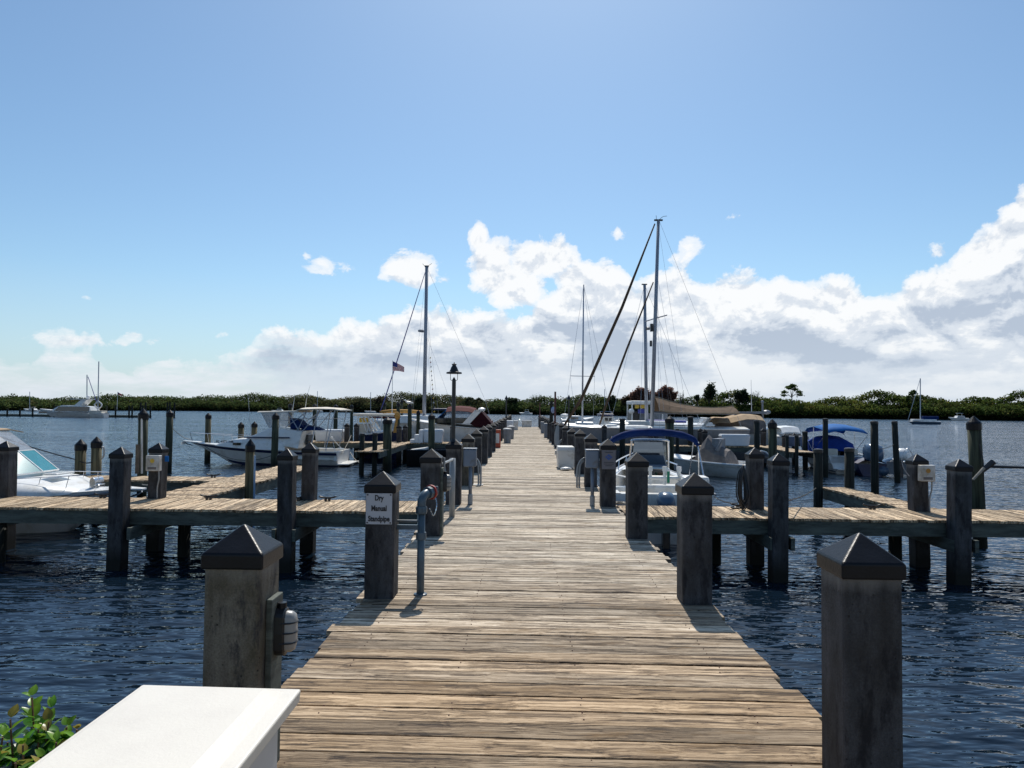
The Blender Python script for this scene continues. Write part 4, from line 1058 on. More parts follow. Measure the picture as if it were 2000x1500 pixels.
# --- blue bimini cruiser on the right
r = boat_root('day_cruiser', 'white day cruiser with a bright blue bimini and dark blue cockpit cover', 'boat', 14.0, 30.9, 91); r.scale = (.88, .88, .88)
H = Hull(6.4, 2.4, .85, 1.25, .35, 1.3, 2.6, .92)
hull = B_(H.shell(18, 8), 'hull', M['white'], r, smooth=True)
B_(H.band(.15, .45, .01, 18), 'boot_stripe', M['navy'], hull); B_(H.rub(.03, 18), 'rub_rail', M['hull_grey'], hull)
B_(H.deck(.5, 1, 0, .25, 10), 'foredeck', M['white'], r); B_(H.deck(0, .52, -.35, 0, 6, .08), 'cockpit_sole', M['offwhite'], r)
m = MB()
for s_ in (1, -1): m.loft([[H.P(i/6*.5, 1, s_)+Vector((0,0,.01)), H.P(i/6*.5, 1, s_)+Vector((0,-.2*s_,.01)), H.P(i/6*.5, 1, s_)+Vector((0,-.2*s_,-.4))] for i in range(7)])
m.box(.0,.25,-1.0,1.0,.5,.86); B_(m, 'coaming', M['white'], r, bevel=.02)
m = MB(); m.box(-.5,.02,-.9,.9,.2,.28); B_(m, 'swim_platform', M['white'], r, bevel=.02)
m = MB(); rr = []
for x, hw, z in ((1.6,1.0,1.0),(1.9,1.02,1.55),(2.6,1.0,1.7),(3.3,.95,1.55),(4.0,.8,1.1)):
    rr.append([Vector((x, hw*c, .9+(z-.9)*s_)) for c, s_ in ((1,0),(.95,.7),(.6,1),(0,1.1),(-.6,1),(-.95,.7),(-1,0))])
m.loft(rr); B_(m, 'cockpit_cover', mat('royal_blue_canvas', (.015,.05,.27), .8, var=.2, bump=.4, bscale=10, spec=.12), r, solid=.03)
m = MB(); m.loft([[(x, y, z+.16*(1-(y/1.05)**2)) for y in (-1.05,-.6,0,.6,1.05)] for x, z in ((3.1,1.85),(2.7,2.12),(1.9,2.22),(1.0,2.12),(.5,1.92))])
B_(m, 'bimini_top', M['bright_blue'], r, solid=.025, smooth=True)
for s_ in (1, -1):
    m = MB()
    for x in (3.1, 1.9, .5): m.tube([(1.9,s_*1.08,.98),(x,s_*1.04,1.86 if x != 1.9 else 2.2)], .014, 5)
    B_(m, 'bimini_frame', M['steel'], r)
for y in (-.55, .45): m = MB(); m.box(.9,1.3,y-.22,y+.22,.55,1.15); B_(m, 'cockpit_seat', M['offwhite'], r, bevel=.06)
B_(H.rail(.6, .98, .35, .013, 5, .1), 'bow_rail', M['steel'], r)
m = MB(); m.tube([(3.4,-.7,1.2),(3.5,-.9,1.55)], [.12,.06], 6); m.ball((3.5,-.8,1.3), .16); B_(m, 'red_jacket', M['red'], r)

r = boat_root('inflatable_dinghy', 'dark inflatable dinghy with a pale cowled motor behind a tall dark pile', 'boat', 15.4, 29.6, 70)
m = MB()
for s_ in (1, -1): m.tube(arc([(0,s_*.62,.22),(1.2,s_*.64,.24),(2.1,s_*.5,.32),(2.7,0,.45)], 5), .2, 10)
B_(m, 'hull_tube', M['motor_blue'], r, smooth=True)
m = MB(); m.box(.1,.16,-.5,.5,.1,.62); m.box(.9,1.15,-.5,.5,.35,.4); B_(m, 'thwart', M['hull_grey'], r)
m = cowl(-.1, .92, 1.1); mo = B_(m, 'outboard_motor', M['white'], r, smooth=True)
m = MB(); m.box(-.25,-.05,-.06,.06,-.3,.8); B_(m, 'motor_leg', M['motor'], mo)
m = MB(); m.tube(arc([(.9,-.2,.5),(1.0,.15,.6),(.8,.3,.48),(.7,0,.56),(.95,-.25,.5)], 4), .04, 6); B_(m, 'rope_pile', M['rope'], r)
r = boat_root('small_tender', 'dark covered tender left of the dinghy, beside the blue cruiser stern', 'boat', 14.4, 29.9, 88)
H = Hull(3.2, 1.25, .5, .62, .2, .5, 2.6, .95); hull = B_(H.shell(10, 6), 'hull', M['navy'], r, smooth=True)
m = cowl(.1, .95, 1.7); B_(m, 'covered_motor', M['motor_blue'], r, smooth=True); B_(H.deck(0,1,.02,.2,8), 'cover', M['navy'], r)

# --- dark skiff between the left piers
r = boat_root('work_skiff', 'dark low skiff with a pale seat, moored under the far left side pier', 'boat', -5.3, 33.1, 0)
H = Hull(3.9, 1.4, .72, .80, .2, .35, 4, .95)
B_(H.shell(12, 6), 'hull', M['black'], r, smooth=True); B_(H.rub(.03, 12), 'gunwale', M['motor'], r); B_(H.deck(0, .9, -.25, 0, 6, .04), 'sole', M['motor'], r)
m = MB(); m.prism([(.2,-.6,.62),(.9,-.6,.62),(.9,.4,.62),(.2,.4,.62)], [(.1,-.6,.72),(.95,-.6,.84),(.95,.4,.84),(.1,.4,.72)]); B_(m, 'seat', M['white'], r, bevel=.02)

# --- sailing boats and cruisers beyond the far side piers (built where they lie, world coordinates)
def wires(root, segs, r=.010, m='alu'):
    for a, b2 in segs: MB().tube([a, b2], r, 4).build('stay', M[m], root)
def sail_hull(root, Y, px0, px1, top0, top1, beam, mt, draft=.5, mirror=True, deck='white'):
    """hull between picture columns px0 (bow) and px1 (stern) at distance Y"""
    xb = WX(px0, Y); xs = WX(px1, Y); L = abs(xb-xs)
    zb = WZ(px0, top0, Y)-WATER; zs = WZ(px1, top1, Y)-WATER
    Hh = Hull(L, beam, zs, zb, draft, L*.12, 2.2, .7)
    sgn = 1 if xb > xs else -1
    def T(m_):
        m_.v = [Vector((xs+sgn*p.x, Y+p.y, WATER+p.z)) for p in m_.v]; return m_
    hl = T(Hh.shell(18, 8)).build('hull', mt, root, smooth=True)
    T(Hh.rub(.035, 18)).build('toe_rail', M['white'], hl)
    T(Hh.deck(0, 1, .0, .12, 14)).build('deck', M[deck], root, smooth=True)
    return Hh, T

# tall cutter with the brown awning
Y = 37.5
r = thing('sailing_boat', 'tall masted cutter with a brown awning over its boom, right of the boardwalk', 'sailboat', (WX(1274, Y), Y, WATER), 0, 'boats moored in the marina')
Hh, T = sail_hull(r, Y, 1100, 1452, 834, 838, 3.0, M['hull_grey'])
mt_ = W(1286, 430, Y); mb_ = W(1273, 838, Y)
mast = MB().tube([mb_, (mb_+mt_)/2, mt_], [.105,.10,.08], 10).build('mast', M['mast'], r, smooth=True)
m = MB(); m.beam(mt_+Vector((-.22,0,0)), mt_+Vector((.22,0,0)), .12, .07); m.tube([mt_+Vector((-.1,0,0)), mt_+Vector((-.12,0,.25))], .012, 5); m.tube([mt_, mt_+Vector((.25,0,.2)), mt_+Vector((.45,0,.22))], .012, 5); m.build('masthead_gear', M['black'], mast)
sp = W(1279, 622, Y); MB().tube([sp+Vector((-.35,.9,-.05)), sp, sp+Vector((.45,-.9,.06))], .03, 6).build('spreader', M['mast'], mast)
m = MB(); q = W(1276, 640, Y); m.box(q.x-.16, q.x-.03, Y-.1, Y+.1, q.z-.2, q.z+.2); q = W(1274, 671, Y); m.box(q.x-.13, q.x-.02, Y-.06, Y+.06, q.z-.15, q.z+.15); m.build('mast_fitting', M['black'], mast)
MB().tube([W(1279, 437, Y), W(1215, 600, Y), W(1135, 780, Y), W(1100, 834, Y)], [.035,.075,.085,.05], 8).build('furled_headsail', M['brown'], r, smooth=True)
MB().tube([W(1276, 551, Y), W(1225, 680, Y), W(1182, 795, Y), W(1171, 830, Y)], [.03,.055,.06,.04], 8).build('furled_staysail', M['brown'], r, smooth=True)
wires(r, [(W(1287, 430, Y), W(1450, 838, Y)), (W(1286, 440, Y+.8), W(1345, 836, Y+1.3)), (W(1284, 540, Y-.6), W(1337, 836, Y-1.3)), (W(1280, 560, Y+.5), W(1312, 836, Y+1.2)), (W(1279, 625, Y-.8), W(1300, 836, Y-1.4)), (W(1284, 560, Y), W(1288, 836, Y-1.4)), (W(1280, 628, Y), W(1322, 836, Y+1.4))], .006)
m = MB(); rr = []
for px, a, b2 in ((1279,776,801),(1292,779,804),(1310,785,806),(1335,791,806.5),(1365,796,807),(1395,797,807),(1415,796,807),(1431,794,807)):
    pt = W(px, a, Y); pb = W(px, b2, Y)
    rr.append([Vector((pb.x, Y-1.25, pb.z)), Vector((pt.x, Y-.7, pb.z+(pt.z-pb.z)*.55)), Vector((pt.x, Y, pt.z)), Vector((pt.x, Y+.7, pb.z+(pt.z-pb.z)*.55)), Vector((pb.x, Y+1.25, pb.z))])
m.loft(rr); m.build('awning', M['brown'], r, solid=.03)
m = MB()
m.tube([Vector((p[0].x, p[0].y-.02, p[0].z)) for p in rr], .04, 6); m.tube([Vector((p[2].x, p[2].y, p[2].z+.02)) for p in rr], .035, 6); m.build('awning_hem', M['tan'], r)
m = MB(); a = W(1275, 806, Y); b2 = W(1436, 808, Y); m.tube([a, b2], .06, 8); m.build('boom', M['mast'], r)
m = MB()
for px0, px1, pt, w_ in ((1180,1205,829,.5),(1215,1262,831,1.0),(1285,1330,833,1.0),(1340,1380,834,.9)):
    a = W(px0, 838, Y); b2 = W(px1, pt, Y); m.prism([(a.x,Y-w_,a.z),(b2.x,Y-w_,a.z),(b2.x,Y+w_,a.z),(a.x,Y+w_,a.z)], [(a.x+.12,Y-w_*.8,b2.z),(b2.x-.05,Y-w_*.8,b2.z),(b2.x-.05,Y+w_*.8,b2.z),(a.x+.12,Y+w_*.8,b2.z)])
m.build('cabin_top', M['white'], r, bevel=.03)
# second mast boat behind
Y = 44
r = thing('sailing_boat', 'white sloop behind the cutter, shorter mast with a radar dome on it', 'sailboat', (WX(1262, Y), Y, WATER), 0, 'boats moored in the marina')
Hh, T = sail_hull(r, Y, 1190, 1372, 828, 830, 2.6, M['white'])
mb_ = W(1263, 835, Y); mt_ = W(1259, 556, Y); mast = MB().tube([mb_, mt_], [.11,.085], 10).build('mast', M['mast'], r, smooth=True)
m = MB(); m.beam(mt_+Vector((-.18,0,.02)), mt_+Vector((.15,0,.02)), .1, .06); m.build('masthead_gear', M['black'], mast)
q = W(1265.5, 641, Y); m = MB(); m.lathe((q.x, Y, q.z), [(.1,-.08),(.19,-.05),(.2,.02),(.1,.09)], 12); m.beam((q.x-.25,Y,q.z-.09), (q.x+.1,Y,q.z-.09), .06, .04); m.build('radar_dome', M['hull_grey'], mast)
wires(r, [(mt_, W(1192, 828, Y)), (mt_, W(1370, 830, Y)), (mt_, W(1250, 832, Y-1.2)), (mt_, W(1272, 832, Y+1.2))], .008)
m = MB(); m.tube([W(1264, 822, Y), W(1340, 824, Y)], .09, 8); m.build('boom_cover', M['violet'], r)
m = MB(); a = W(1225, 835, Y); b2 = W(1300, 822, Y); m.box(a.x, b2.x, Y-.8, Y+.8, a.z-.2, b2.z); m.build('cabin', M['white'], r, bevel=.06)
# slim mast with spreaders just right of the boardwalk
Y = 44
r = thing('sailing_boat', 'small white sloop with a slim bare mast and low wide spreaders near the boardwalk', 'sailboat', (WX(1138, Y), Y, WATER), 0, 'boats moored in the marina')
Hh, T = sail_hull(r, Y, 1098, 1200, 829, 834, 2.2, M['white'])
mb_ = W(1137, 840, Y); mt_ = W(1140, 556, Y); mast = MB().tube([mb_, mt_], [.06,.035], 8).build('mast', M['alu'], r, smooth=True)
sp = W(1138.5, 735, Y); MB().tube([sp+Vector((-.78,0,.02)), sp+Vector((.72,0,-.0))], .02, 6).build('spreader', M['alu'], mast)
wires(r, [(mt_, sp+Vector((-.78,0,0))), (mt_, sp+Vector((.72,0,0))), (sp+Vector((-.78,0,0)), W(1127, 836, Y-.9)), (sp+Vector((.72,0,0)), W(1158, 836, Y+.9)), (mt_, W(1100, 829, Y)), (mt_, W(1198, 833, Y))], .007)
m = MB(); a = W(1124, 836, Y); b2 = W(1158, 824, Y); m.box(a.x, b2.x, Y-.6, Y+.6, a.z, b2.z); m.build('cabin', M['white'], r, bevel=.06)
# white cruiser behind at the boardwalk side
Y = 56
r = thing('motor_cruiser', 'white high sided motor cruiser with a radar arch behind the slim mast', 'boat', (WX(1135, Y), Y, WATER), 0, 'boats moored in the marina')
Hh, T = sail_hull(r, Y, 1160, 1096, 817, 821, 3.0, M['white'])
m = MB(); a = W(1104, 822, Y); b2 = W(1140, 812, Y); m.prism([(a.x,Y-1,a.z),(b2.x+.3,Y-1,a.z),(b2.x+.3,Y+1,a.z),(a.x,Y+1,a.z)], [(a.x+.2,Y-.85,b2.z),(b2.x-.4,Y-.85,b2.z),(b2.x-.4,Y+.85,b2.z),(a.x+.2,Y+.85,b2.z)]); cb_ = m.build('cabin', M['white'], r, bevel=.05)
m = MB(); m.box(a.x+.35, b2.x-.5, Y-1.0, Y-.955, b2.z-.32, b2.z-.1); m.build('window', M['glass'], cb_)
m = MB(); q = W(1103, 811, Y); m.ball((q.x, Y, q.z), .22, 10, 6, (1.5,1,.6)); m.tube([(q.x,Y,q.z-.7),(q.x,Y,q.z)], .03, 6); m.build('radar_dome', M['white'], r)
# pilothouse boat
Y = 47
r = thing('pilothouse_boat', 'white square pilothouse boat with navy topped cabin left of the cutter', 'boat', (WX(1186, Y), Y, WATER), 0, 'boats moored in the marina')
Hh, T = sail_hull(r, Y, 1150, 1212, 836, 838, 2.3, M['white'])
a = W(1176, 838, Y); b2 = W(1193, 813, Y); m = MB(); m.box(a.x, b2.x, Y-.8, Y+.8, a.z, b2.z); ch = m.build('cabin', M['white'], r, bevel=.04)
m = MB(); m.box(a.x-.25, b2.x+.08, Y-.95, Y+.95, b2.z+.003, b2.z+.16); m.build('cabin_roof', M['navy'], ch, bevel=.03)
for k in range(2): m = MB(); x = a.x+.08+k*.26; m.box(x, x+.2, Y-.83, Y-.80, b2.z-.32, b2.z-.1); m.build('window', M['glass'], ch)
m = MB(); m.tube([(a.x-.2,Y-.6,b2.z+.3),(b2.x,Y-.6,b2.z+.3)], .02, 5); m.tube([(a.x-.2,Y-.6,b2.z+.15),(a.x-.2,Y-.6,b2.z+.3)], .02, 5); m.tube([(b2.x,Y-.6,b2.z+.15),(b2.x,Y-.6,b2.z+.3)], .02, 5); m.build('roof_rail', M['steel'], ch)
m = MB(); q = W(1205, 826, Y); m.box(q.x-.3, q.x+.35, Y-.5, Y+.5, q.z-.4, q.z-.2); m.tube([(q.x-.28,Y,q.z-.2),(q.x-.28,Y,q.z+.5)], .05, 6); m.tube([(q.x+.1,Y,q.z-.2),(q.x+.1,Y,q.z+.35)], .05, 6); m.build('stern_rack', M['white'], r)
# trawler with white hardtop and yellow curtain
Y = 50
r = thing('trawler_yacht', 'boat with a white hardtop and yellow and blue curtains behind the masts', 'boat', (WX(1252, Y), Y, WATER), 0, 'boats moored in the marina')
Hh, T = sail_hull(r, Y, 1200, 1345, 824, 826, 3.2, M['black'])
a = W(1228, 790, Y); b2 = W(1290, 783.5, Y); m = MB(); m.box(a.x, b2.x, Y-1.2, Y+1.2, a.z, b2.z); m.build('hardtop', M['white'], r, bevel=.05)
m = MB()
for px in (1230, 1258, 1288):
    for dy in (-1.1, 1.1): q = W(px, 790, Y); MB().tube([(q.x,Y+dy,q.z),(q.x,Y+dy,WATER+1.4)], .05, 6).build('hardtop_post', M['white'], r)
a = W(1236, 797.5, Y); b2 = W(1244, 791, Y); m = MB(); m.box(a.x, b2.x-.02, Y-1.0, Y-.9, a.z, b2.z); m.build('yellow_curtain', M['yellow'], r)
a = W(1245.5, 797.5, Y); b2 = W(1257, 791, Y); m = MB(); m.box(a.x, b2.x, Y-1.0, Y-.9, a.z, b2.z); m.build('yellow_curtain', M['yellow'], r)
a = W(1241, 807, Y); b2 = W(1257, 799, Y); m = MB(); m.box(a.x, b2.x, Y-1.15, Y-1.03, a.z, b2.z); m.build('blue_curtain', M['violet'], r)
a = W(1229, 821, Y); b2 = W(1243, 802, Y); m = MB(); m.box(a.x, b2.x, Y-1.0, Y+.8, a.z, b2.z); m.build('cabin', M['black'], r, bevel=.05)
a = W(1330, 822, Y); b2 = W(1342, 806, Y); m = MB(); a = W(1243, 822, Y); b2 = W(1300, 808, Y); m.box(a.x+.05, b2.x, Y-.7, Y+.9, a.z, b2.z); m.build('saloon', M['hull_grey'], r, bevel=.05)
m = MB(); q = W(1228.5, 803, Y); m.ball((q.x, Y-1.1, q.z), .2, 10, 6, (1,1,.9)); m.build('searchlight', M['white'], r)
# tan canvas cruiser
Y = 39
r = thing('covered_cruiser', 'cruiser wrapped in tan canvas with dark curtains behind the pale blue dock box', 'boat', (WX(1430, Y), Y, WATER), 0, 'boats moored in the marina')
Hh, T = sail_hull(r, Y, 1338, 1512, 836, 838, 2.9, M['white'])
m = MB(); rr = []
for px, a in ((1381,820),(1392,817),(1412,818),(1428,814),(1445,810.5),(1462,811),(1476,813),(1480,817)):
    p = W(px, a, Y); rr.append([Vector((p.x, Y-1.25, p.z-.22)), Vector((p.x, Y-.8, p.z)), Vector((p.x, Y, p.z+.07)), Vector((p.x, Y+.8, p.z)), Vector((p.x, Y+1.25, p.z-.22))])
m.loft(rr); m.build('canvas_top', M['tan'], r, solid=.03)
m = MB(); rr2 = [[q[0]+Vector((0,.01,0)), Vector((q[0].x+random.uniform(-.1,.1), Y-1.3+random.uniform(-.05,.05), WZ(1430, 829, Y))), Vector((q[0].x, Y-1.35, WZ(1430, 845, Y)))] for q in rr]
m.loft(rr2[:4]); m.build('side_curtain', M['brown'], r, solid=.02)
m = MB(); m.loft(rr2[3:]); m.build('side_curtain', M['cover'], r, solid=.02)
m = MB(); a = W(1362, 833, Y); b2 = W(1378, 817, Y); m.quad((a.x,Y-1.1,a.z),(a.x+.2,Y+1.1,a.z),(b2.x,Y+1.0,b2.z),(b2.x,Y-1.0,b2.z)); m.build('windshield', M['clear'], r, solid=.02)
m = MB(); m.tube([(a.x,Y-1.12,a.z),(b2.x,Y-1.02,b2.z)], .06, 6); m.tube([(b2.x,Y-1.02,b2.z),(b2.x,Y+1,b2.z)], .05, 6); m.build('windshield_frame', M['white'], r)
m = MB(); q = W(1489, 806, Y); m.tube([W(1490, 834, Y), W(1489, 787, Y)], .05, 6); m.ball(W(1489, 785, Y), .09); m.beam(W(1432, 806, Y), W(1500, 806, Y), .3, .12); m.ball(W(1497, 805, Y), .2, 10, 6, (1.2,1,.6)); m.build('radar_arch', M['hull_grey'], r)
m = MB(); m.tube([W(1468, 806, Y), W(1467, 742, Y)], [.02,.008], 5); m.build('antenna', M['white'], r)
# grey covered runabout right of it
Y = 37.6
r = thing('covered_runabout', 'small runabout with a white edged black canvas top, right of the tan cruiser', 'boat', (WX(1536, Y), Y, WATER), 0, 'boats moored in the marina')
Hh, T = sail_hull(r, Y, 1566, 1508, 852, 852, 2.0, M['white'])
m = MB(); rr = []
for px, a in ((1515,836),(1520,834),(1535,833.5),(1549,835),(1556,845)):
    p = W(px, a, Y); rr.append([Vector((p.x, Y-1, p.z-.25)), Vector((p.x, Y-.7, p.z)), Vector((p.x, Y, p.z+.05)), Vector((p.x, Y+.7, p.z)), Vector((p.x, Y+1, p.z-.25))])
m.loft(rr[:4]); m.build('canvas_top', M['white'], r, solid=.03)
m = MB(); m.loft([[q[0]-Vector((0,.02,.05)), Vector((q[0].x, Y-1.03, WZ(1530, 854, Y)))] for q in rr]); m.build('side_curtain', M['glass'], r, solid=.02)
# burgundy express cruiser
Y = 38.3
r = thing('express_cruiser', 'express cruiser with burgundy canvas and a sloping white radar arch', 'boat', (WX(905, Y), Y, WATER), 0, 'boats moored in the marina')
Hh, T = sail_hull(r, Y, 800, 969, 821, 837, 2.8, M['white'])
m = MB(); rr = []
for px, a in ((876,798.5),(884,797),(900,796.2),(918,797.5),(930,801)):
    p = W(px, a, Y); rr.append([Vector((p.x, Y-1.2, p.z-.18)), Vector((p.x, Y-.8, p.z)), Vector((p.x, Y, p.z+.08)), Vector((p.x, Y+.8, p.z)), Vector((p.x, Y+1.2, p.z-.18))])
m.loft(rr); m.build('canvas_top', M['burgundy'], r, solid=.04)
m = MB(); m.loft([[q[0], Vector((q[0].x, Y-1.28, WZ(900, 816, Y)))] for q in rr]); m.build('side_window', M['clear'], r, solid=.02)
m = MB(); a = WZ(900, 816, Y); m.box(rr[0][0].x-.6, rr[-1][0].x, Y-1.25, Y+1.2, WZ(900, 826, Y), a); m.build('cockpit_side', M['glass'], r, bevel=.03)
m = MB(); p1 = W(943, 804, Y); p2 = W(921, 826, Y); p3 = W(969, 834, Y); p4 = W(930, 832, Y)
for dy in (-1.3, 1.28): m.prism([(p2.x,Y+dy,p2.z),(p1.x,Y+dy,p1.z),(p3.x,Y+dy,p3.z),(p4.x,Y+dy,p4.z)], [(p2.x,Y+dy+.03,p2.z),(p1.x,Y+dy+.03,p1.z),(p3.x,Y+dy+.03,p3.z),(p4.x,Y+dy+.03,p4.z)])
m.quad((p1.x,Y-1.3,p1.z),(p1.x,Y+1.3,p1.z),(p3.x,Y+1.3,p3.z),(p3.x,Y-1.3,p3.z)); m.build('aft_curtain', mat('dark_maroon_canvas', (.032,.008,.012), .85, var=.25, spec=.1), r)
m = MB()
for dy in (-1.34, 1.34): m.beam((WX(912, Y), Y+dy, WZ(912, 827, Y)), (WX(939, Y), Y+dy, WZ(939, 802, Y)), .06, .42, up=(0,1,0)) if False else m.prism([(WX(907,Y),Y+dy-.03,WZ(907,827,Y)),(WX(921,Y),Y+dy-.03,WZ(921,827,Y)),(WX(921,Y),Y+dy+.03,WZ(921,827,Y)),(WX(907,Y),Y+dy+.03,WZ(907,827,Y))], [(WX(930,Y),Y+dy-.03,WZ(930,802,Y)),(WX(944,Y),Y+dy-.03,WZ(944,802,Y)),(WX(944,Y),Y+dy+.03,WZ(944,802,Y)),(WX(930,Y),Y+dy+.03,WZ(930,802,Y))])
m.box(WX(930,Y), WX(944,Y), Y-1.37, Y+1.37, WZ(937,803,Y), WZ(937,801,Y)); m.build('radar_arch', M['white'], r)
m = MB(); m.lathe(W(941, 799.5, Y), [(.1,-.05),(.2,-.03),(.2,.04),(.08,.1)], 12); m.build('radar_dome', M['white'], r)
m = MB(); a = W(852, 823, Y); b2 = W(875, 801, Y); m.quad((a.x,Y-1.15,a.z),(a.x+.1,Y+1.15,a.z),(b2.x,Y+1.05,b2.z),(b2.x,Y-1.05,b2.z)); m.build('windshield', M['bright_blue'], r, solid=.03)
# grey mast sloop, left
Y = 43
r = thing('sailing_boat', 'white sloop with a thick grey mast and orange boom cover, left of the lamp', 'sailboat', (WX(831, Y), Y, WATER), 0, 'boats moored in the marina')
Hh, T = sail_hull(r, Y, 732, 962, 823, 824, 3.0, M['white'])
mb_ = W(828, 830, Y); mt_ = W(833.5, 521, Y); mast = MB().tube([mb_, mt_], [.115,.10], 10).build('mast', M['mast'], r, smooth=True)
m = MB(); m.beam(mt_+Vector((-.12,0,.03)), mt_+Vector((.12,0,.03)), .12, .08); m.tube([mt_+Vector((-.1,0,0)), mt_+Vector((-.25,0,.18))], .012, 5); m.tube([mt_, mt_+Vector((.3,0,.2))], .012, 5); m.build('masthead_gear', M['black'], mast)
q = W(822, 646, Y); m = MB(); m.lathe((q.x, Y, q.z), [(.1,-.08),(.17,-.06),(.18,.02),(.14,.06)], 12); m.beam((q.x,Y,q.z-.08), (q.x+.3,Y,q.z-.08), .06, .04); m.build('radar_dome', M['hull_grey'], mast)
MB().tube([W(831, 530, Y), W(790, 660, Y), W(752, 778, Y), W(736, 822, Y)], [.02,.032,.036,.02], 6).build('furled_headsail', M['violet'], r, smooth=True)
wires(r, [(mt_, W(946, 778, Y)), (W(946, 778, Y), W(960, 822, Y)), (W(828, 570, Y), W(801, 822, Y-1.3)), (W(826, 640, Y), W(804, 822, Y+1.3)), (W(833, 640, Y), W(845, 822, Y+1.3)), (W(835, 660, Y), W(893, 822, Y-1.2)), (W(833, 600, Y), W(858, 822, Y+.5))], .006)
m = MB(); m.tube([W(742, 804.5, Y), W(765, 803, Y), W(800, 803.5, Y), W(828, 805, Y)], [.07,.11,.11,.08], 8); m.build('boom_cover', M['ochre'], r, smooth=True)
a = W(770, 823, Y); b2 = W(850, 812, Y); m = MB(); m.prism([(a.x,Y-.9,a.z-.1),(b2.x,Y-.9,a.z-.1),(b2.x,Y+.9,a.z-.1),(a.x,Y+.9,a.z-.1)], [(a.x+.4,Y-.75,b2.z),(b2.x-.1,Y-.75,b2.z),(b2.x-.1,Y+.75,b2.z),(a.x+.4,Y+.75,b2.z)]); cb_ = m.build('cabin', M['white'], r, bevel=.05)
cols = ['yellow', 'flag_red', 'navy', 'yellow', 'flag_white', 'navy']
for k in range(13):
    t = k/12; p = W(840+8*t, 700+105*t, Y-.3)
    m = MB(); m.prism([(p.x-.05,p.y,p.z),(p.x+.05,p.y,p.z),(p.x+.03,p.y+.01,p.z+.1)], [(p.x-.05,p.y+.012,p.z),(p.x+.05,p.y+.012,p.z),(p.x+.03,p.y+.022,p.z+.1)]); m.build('pennant', M[cols[k % 6]], r)
MB().tube([W(836, 640, Y-.3), W(840, 700, Y-.3), W(849, 812, Y-.3)], .006, 4).build('pennant_line', M['rope'], r)
a = W(850, 806, Y); b2 = W(876, 797.5, Y); m = MB(); m.box(a.x, b2.x, Y-1.1, Y+1.1, WZ(860,801,Y), b2.z); m.build('bimini', M['navy'], r, bevel=.04)
# T-top fishing boat
Y = 37.4
r = thing('bay_fishing_boat', 'small fishing boat with a white T-top and slanting rod rack, behind two dark piles', 'boat', (WX(735, Y), Y, WATER), 0, 'boats moored in the marina')
Hh, T = sail_hull(r, Y, 800, 700, 836, 848, 2.2, M['navy'])
a = W(697, 812, Y); b2 = W(776, 808.5, Y); m = MB(); m.box(a.x, b2.x, Y-.9, Y+.9, a.z, b2.z); m.build('t_top', M['offwhite'], r, bevel=.03)
for px0, px1 in ((706,704),(728,724),(714,733),(722,741),(752,748)):
    for dy in (-.75, .75): MB().tube([(WX(px0,Y),Y+dy,WZ(px0,811,Y)),(WX(px1,Y),Y+dy,WZ(px1,845,Y))], .024, 5).build('t_top_leg', M['white'], r)
for k in range(4): MB().tube([(WX(712+k*7,Y),Y-.85,WZ(712,812,Y)),(WX(724+k*6,Y),Y-.9,WZ(712,842,Y))], .022, 5).build('fishing_rod', M['white'], r)
a = W(704, 838, Y); b2 = W(724, 828, Y); m = MB(); m.box(a.x, b2.x, Y-.6, Y+.6, a.z-.3, b2.z); m.build('console', M['offwhite'], r, bevel=.05)
m = MB(); a = W(706, 821, Y); m.box(a.x, a.x+.5, Y-.5, Y-.45, a.z-.1, a.z+.15); m.build('yellow_reel', M['yellow'], r)
m = MB(); a = W(745, 816, Y); m.box(a.x-.5, a.x+.9, Y-.7, Y+.6, a.z, a.z+.06); m.build('red_shelf', M['burgundy'], r)
m = MB(); a = W(776, 812, Y-.8); m.ball(a, .16, 8, 6, (1,.8,1.3)); m.tube([a, W(771, 845, Y-.8)], [.05,.1], 6); m.build('hanging_chafe_cloth', M['ochre'], r)
# flag on a staff
Y = 38.8
r = thing('flagstaff', 'thin white flagstaff flying a small United States flag beside the grey mast', 'flag', W(765, 822, Y), 0)
MB().tube([W(765.5, 822, Y), W(767, 704, Y)], [.022,.014], 6).build('staff', M['white'], r)
fx = W(767.3, 705.5, Y); fw, fh = .62, .50
def flagpt(u, v):   # hangs slightly, sagging towards the fly
    return Vector((fx.x+fw*u, Y+.05*math.sin(u*7), fx.z-fh*v*(1-.45*u)-.26*u-.05*u*u))
for k in range(13):
    m = MB(); n = 10; m.loft([[flagpt(i/n, k/13), flagpt(i/n, (k+1)/13)] for i in range(n+1)]); m.build('red_stripe' if k % 2 == 0 else 'white_stripe', M['flag_red' if k % 2 == 0 else 'flag_white'], r, solid=.004)
m = MB(); m.loft([[flagpt(i/5*.4, 0), flagpt(i/5*.4, 7/13)] for i in range(6)]); m.v = [p+Vector((0,-.006,0)) for p in m.v]; m.build('canton', M['flag_blue'], r, solid=.008)

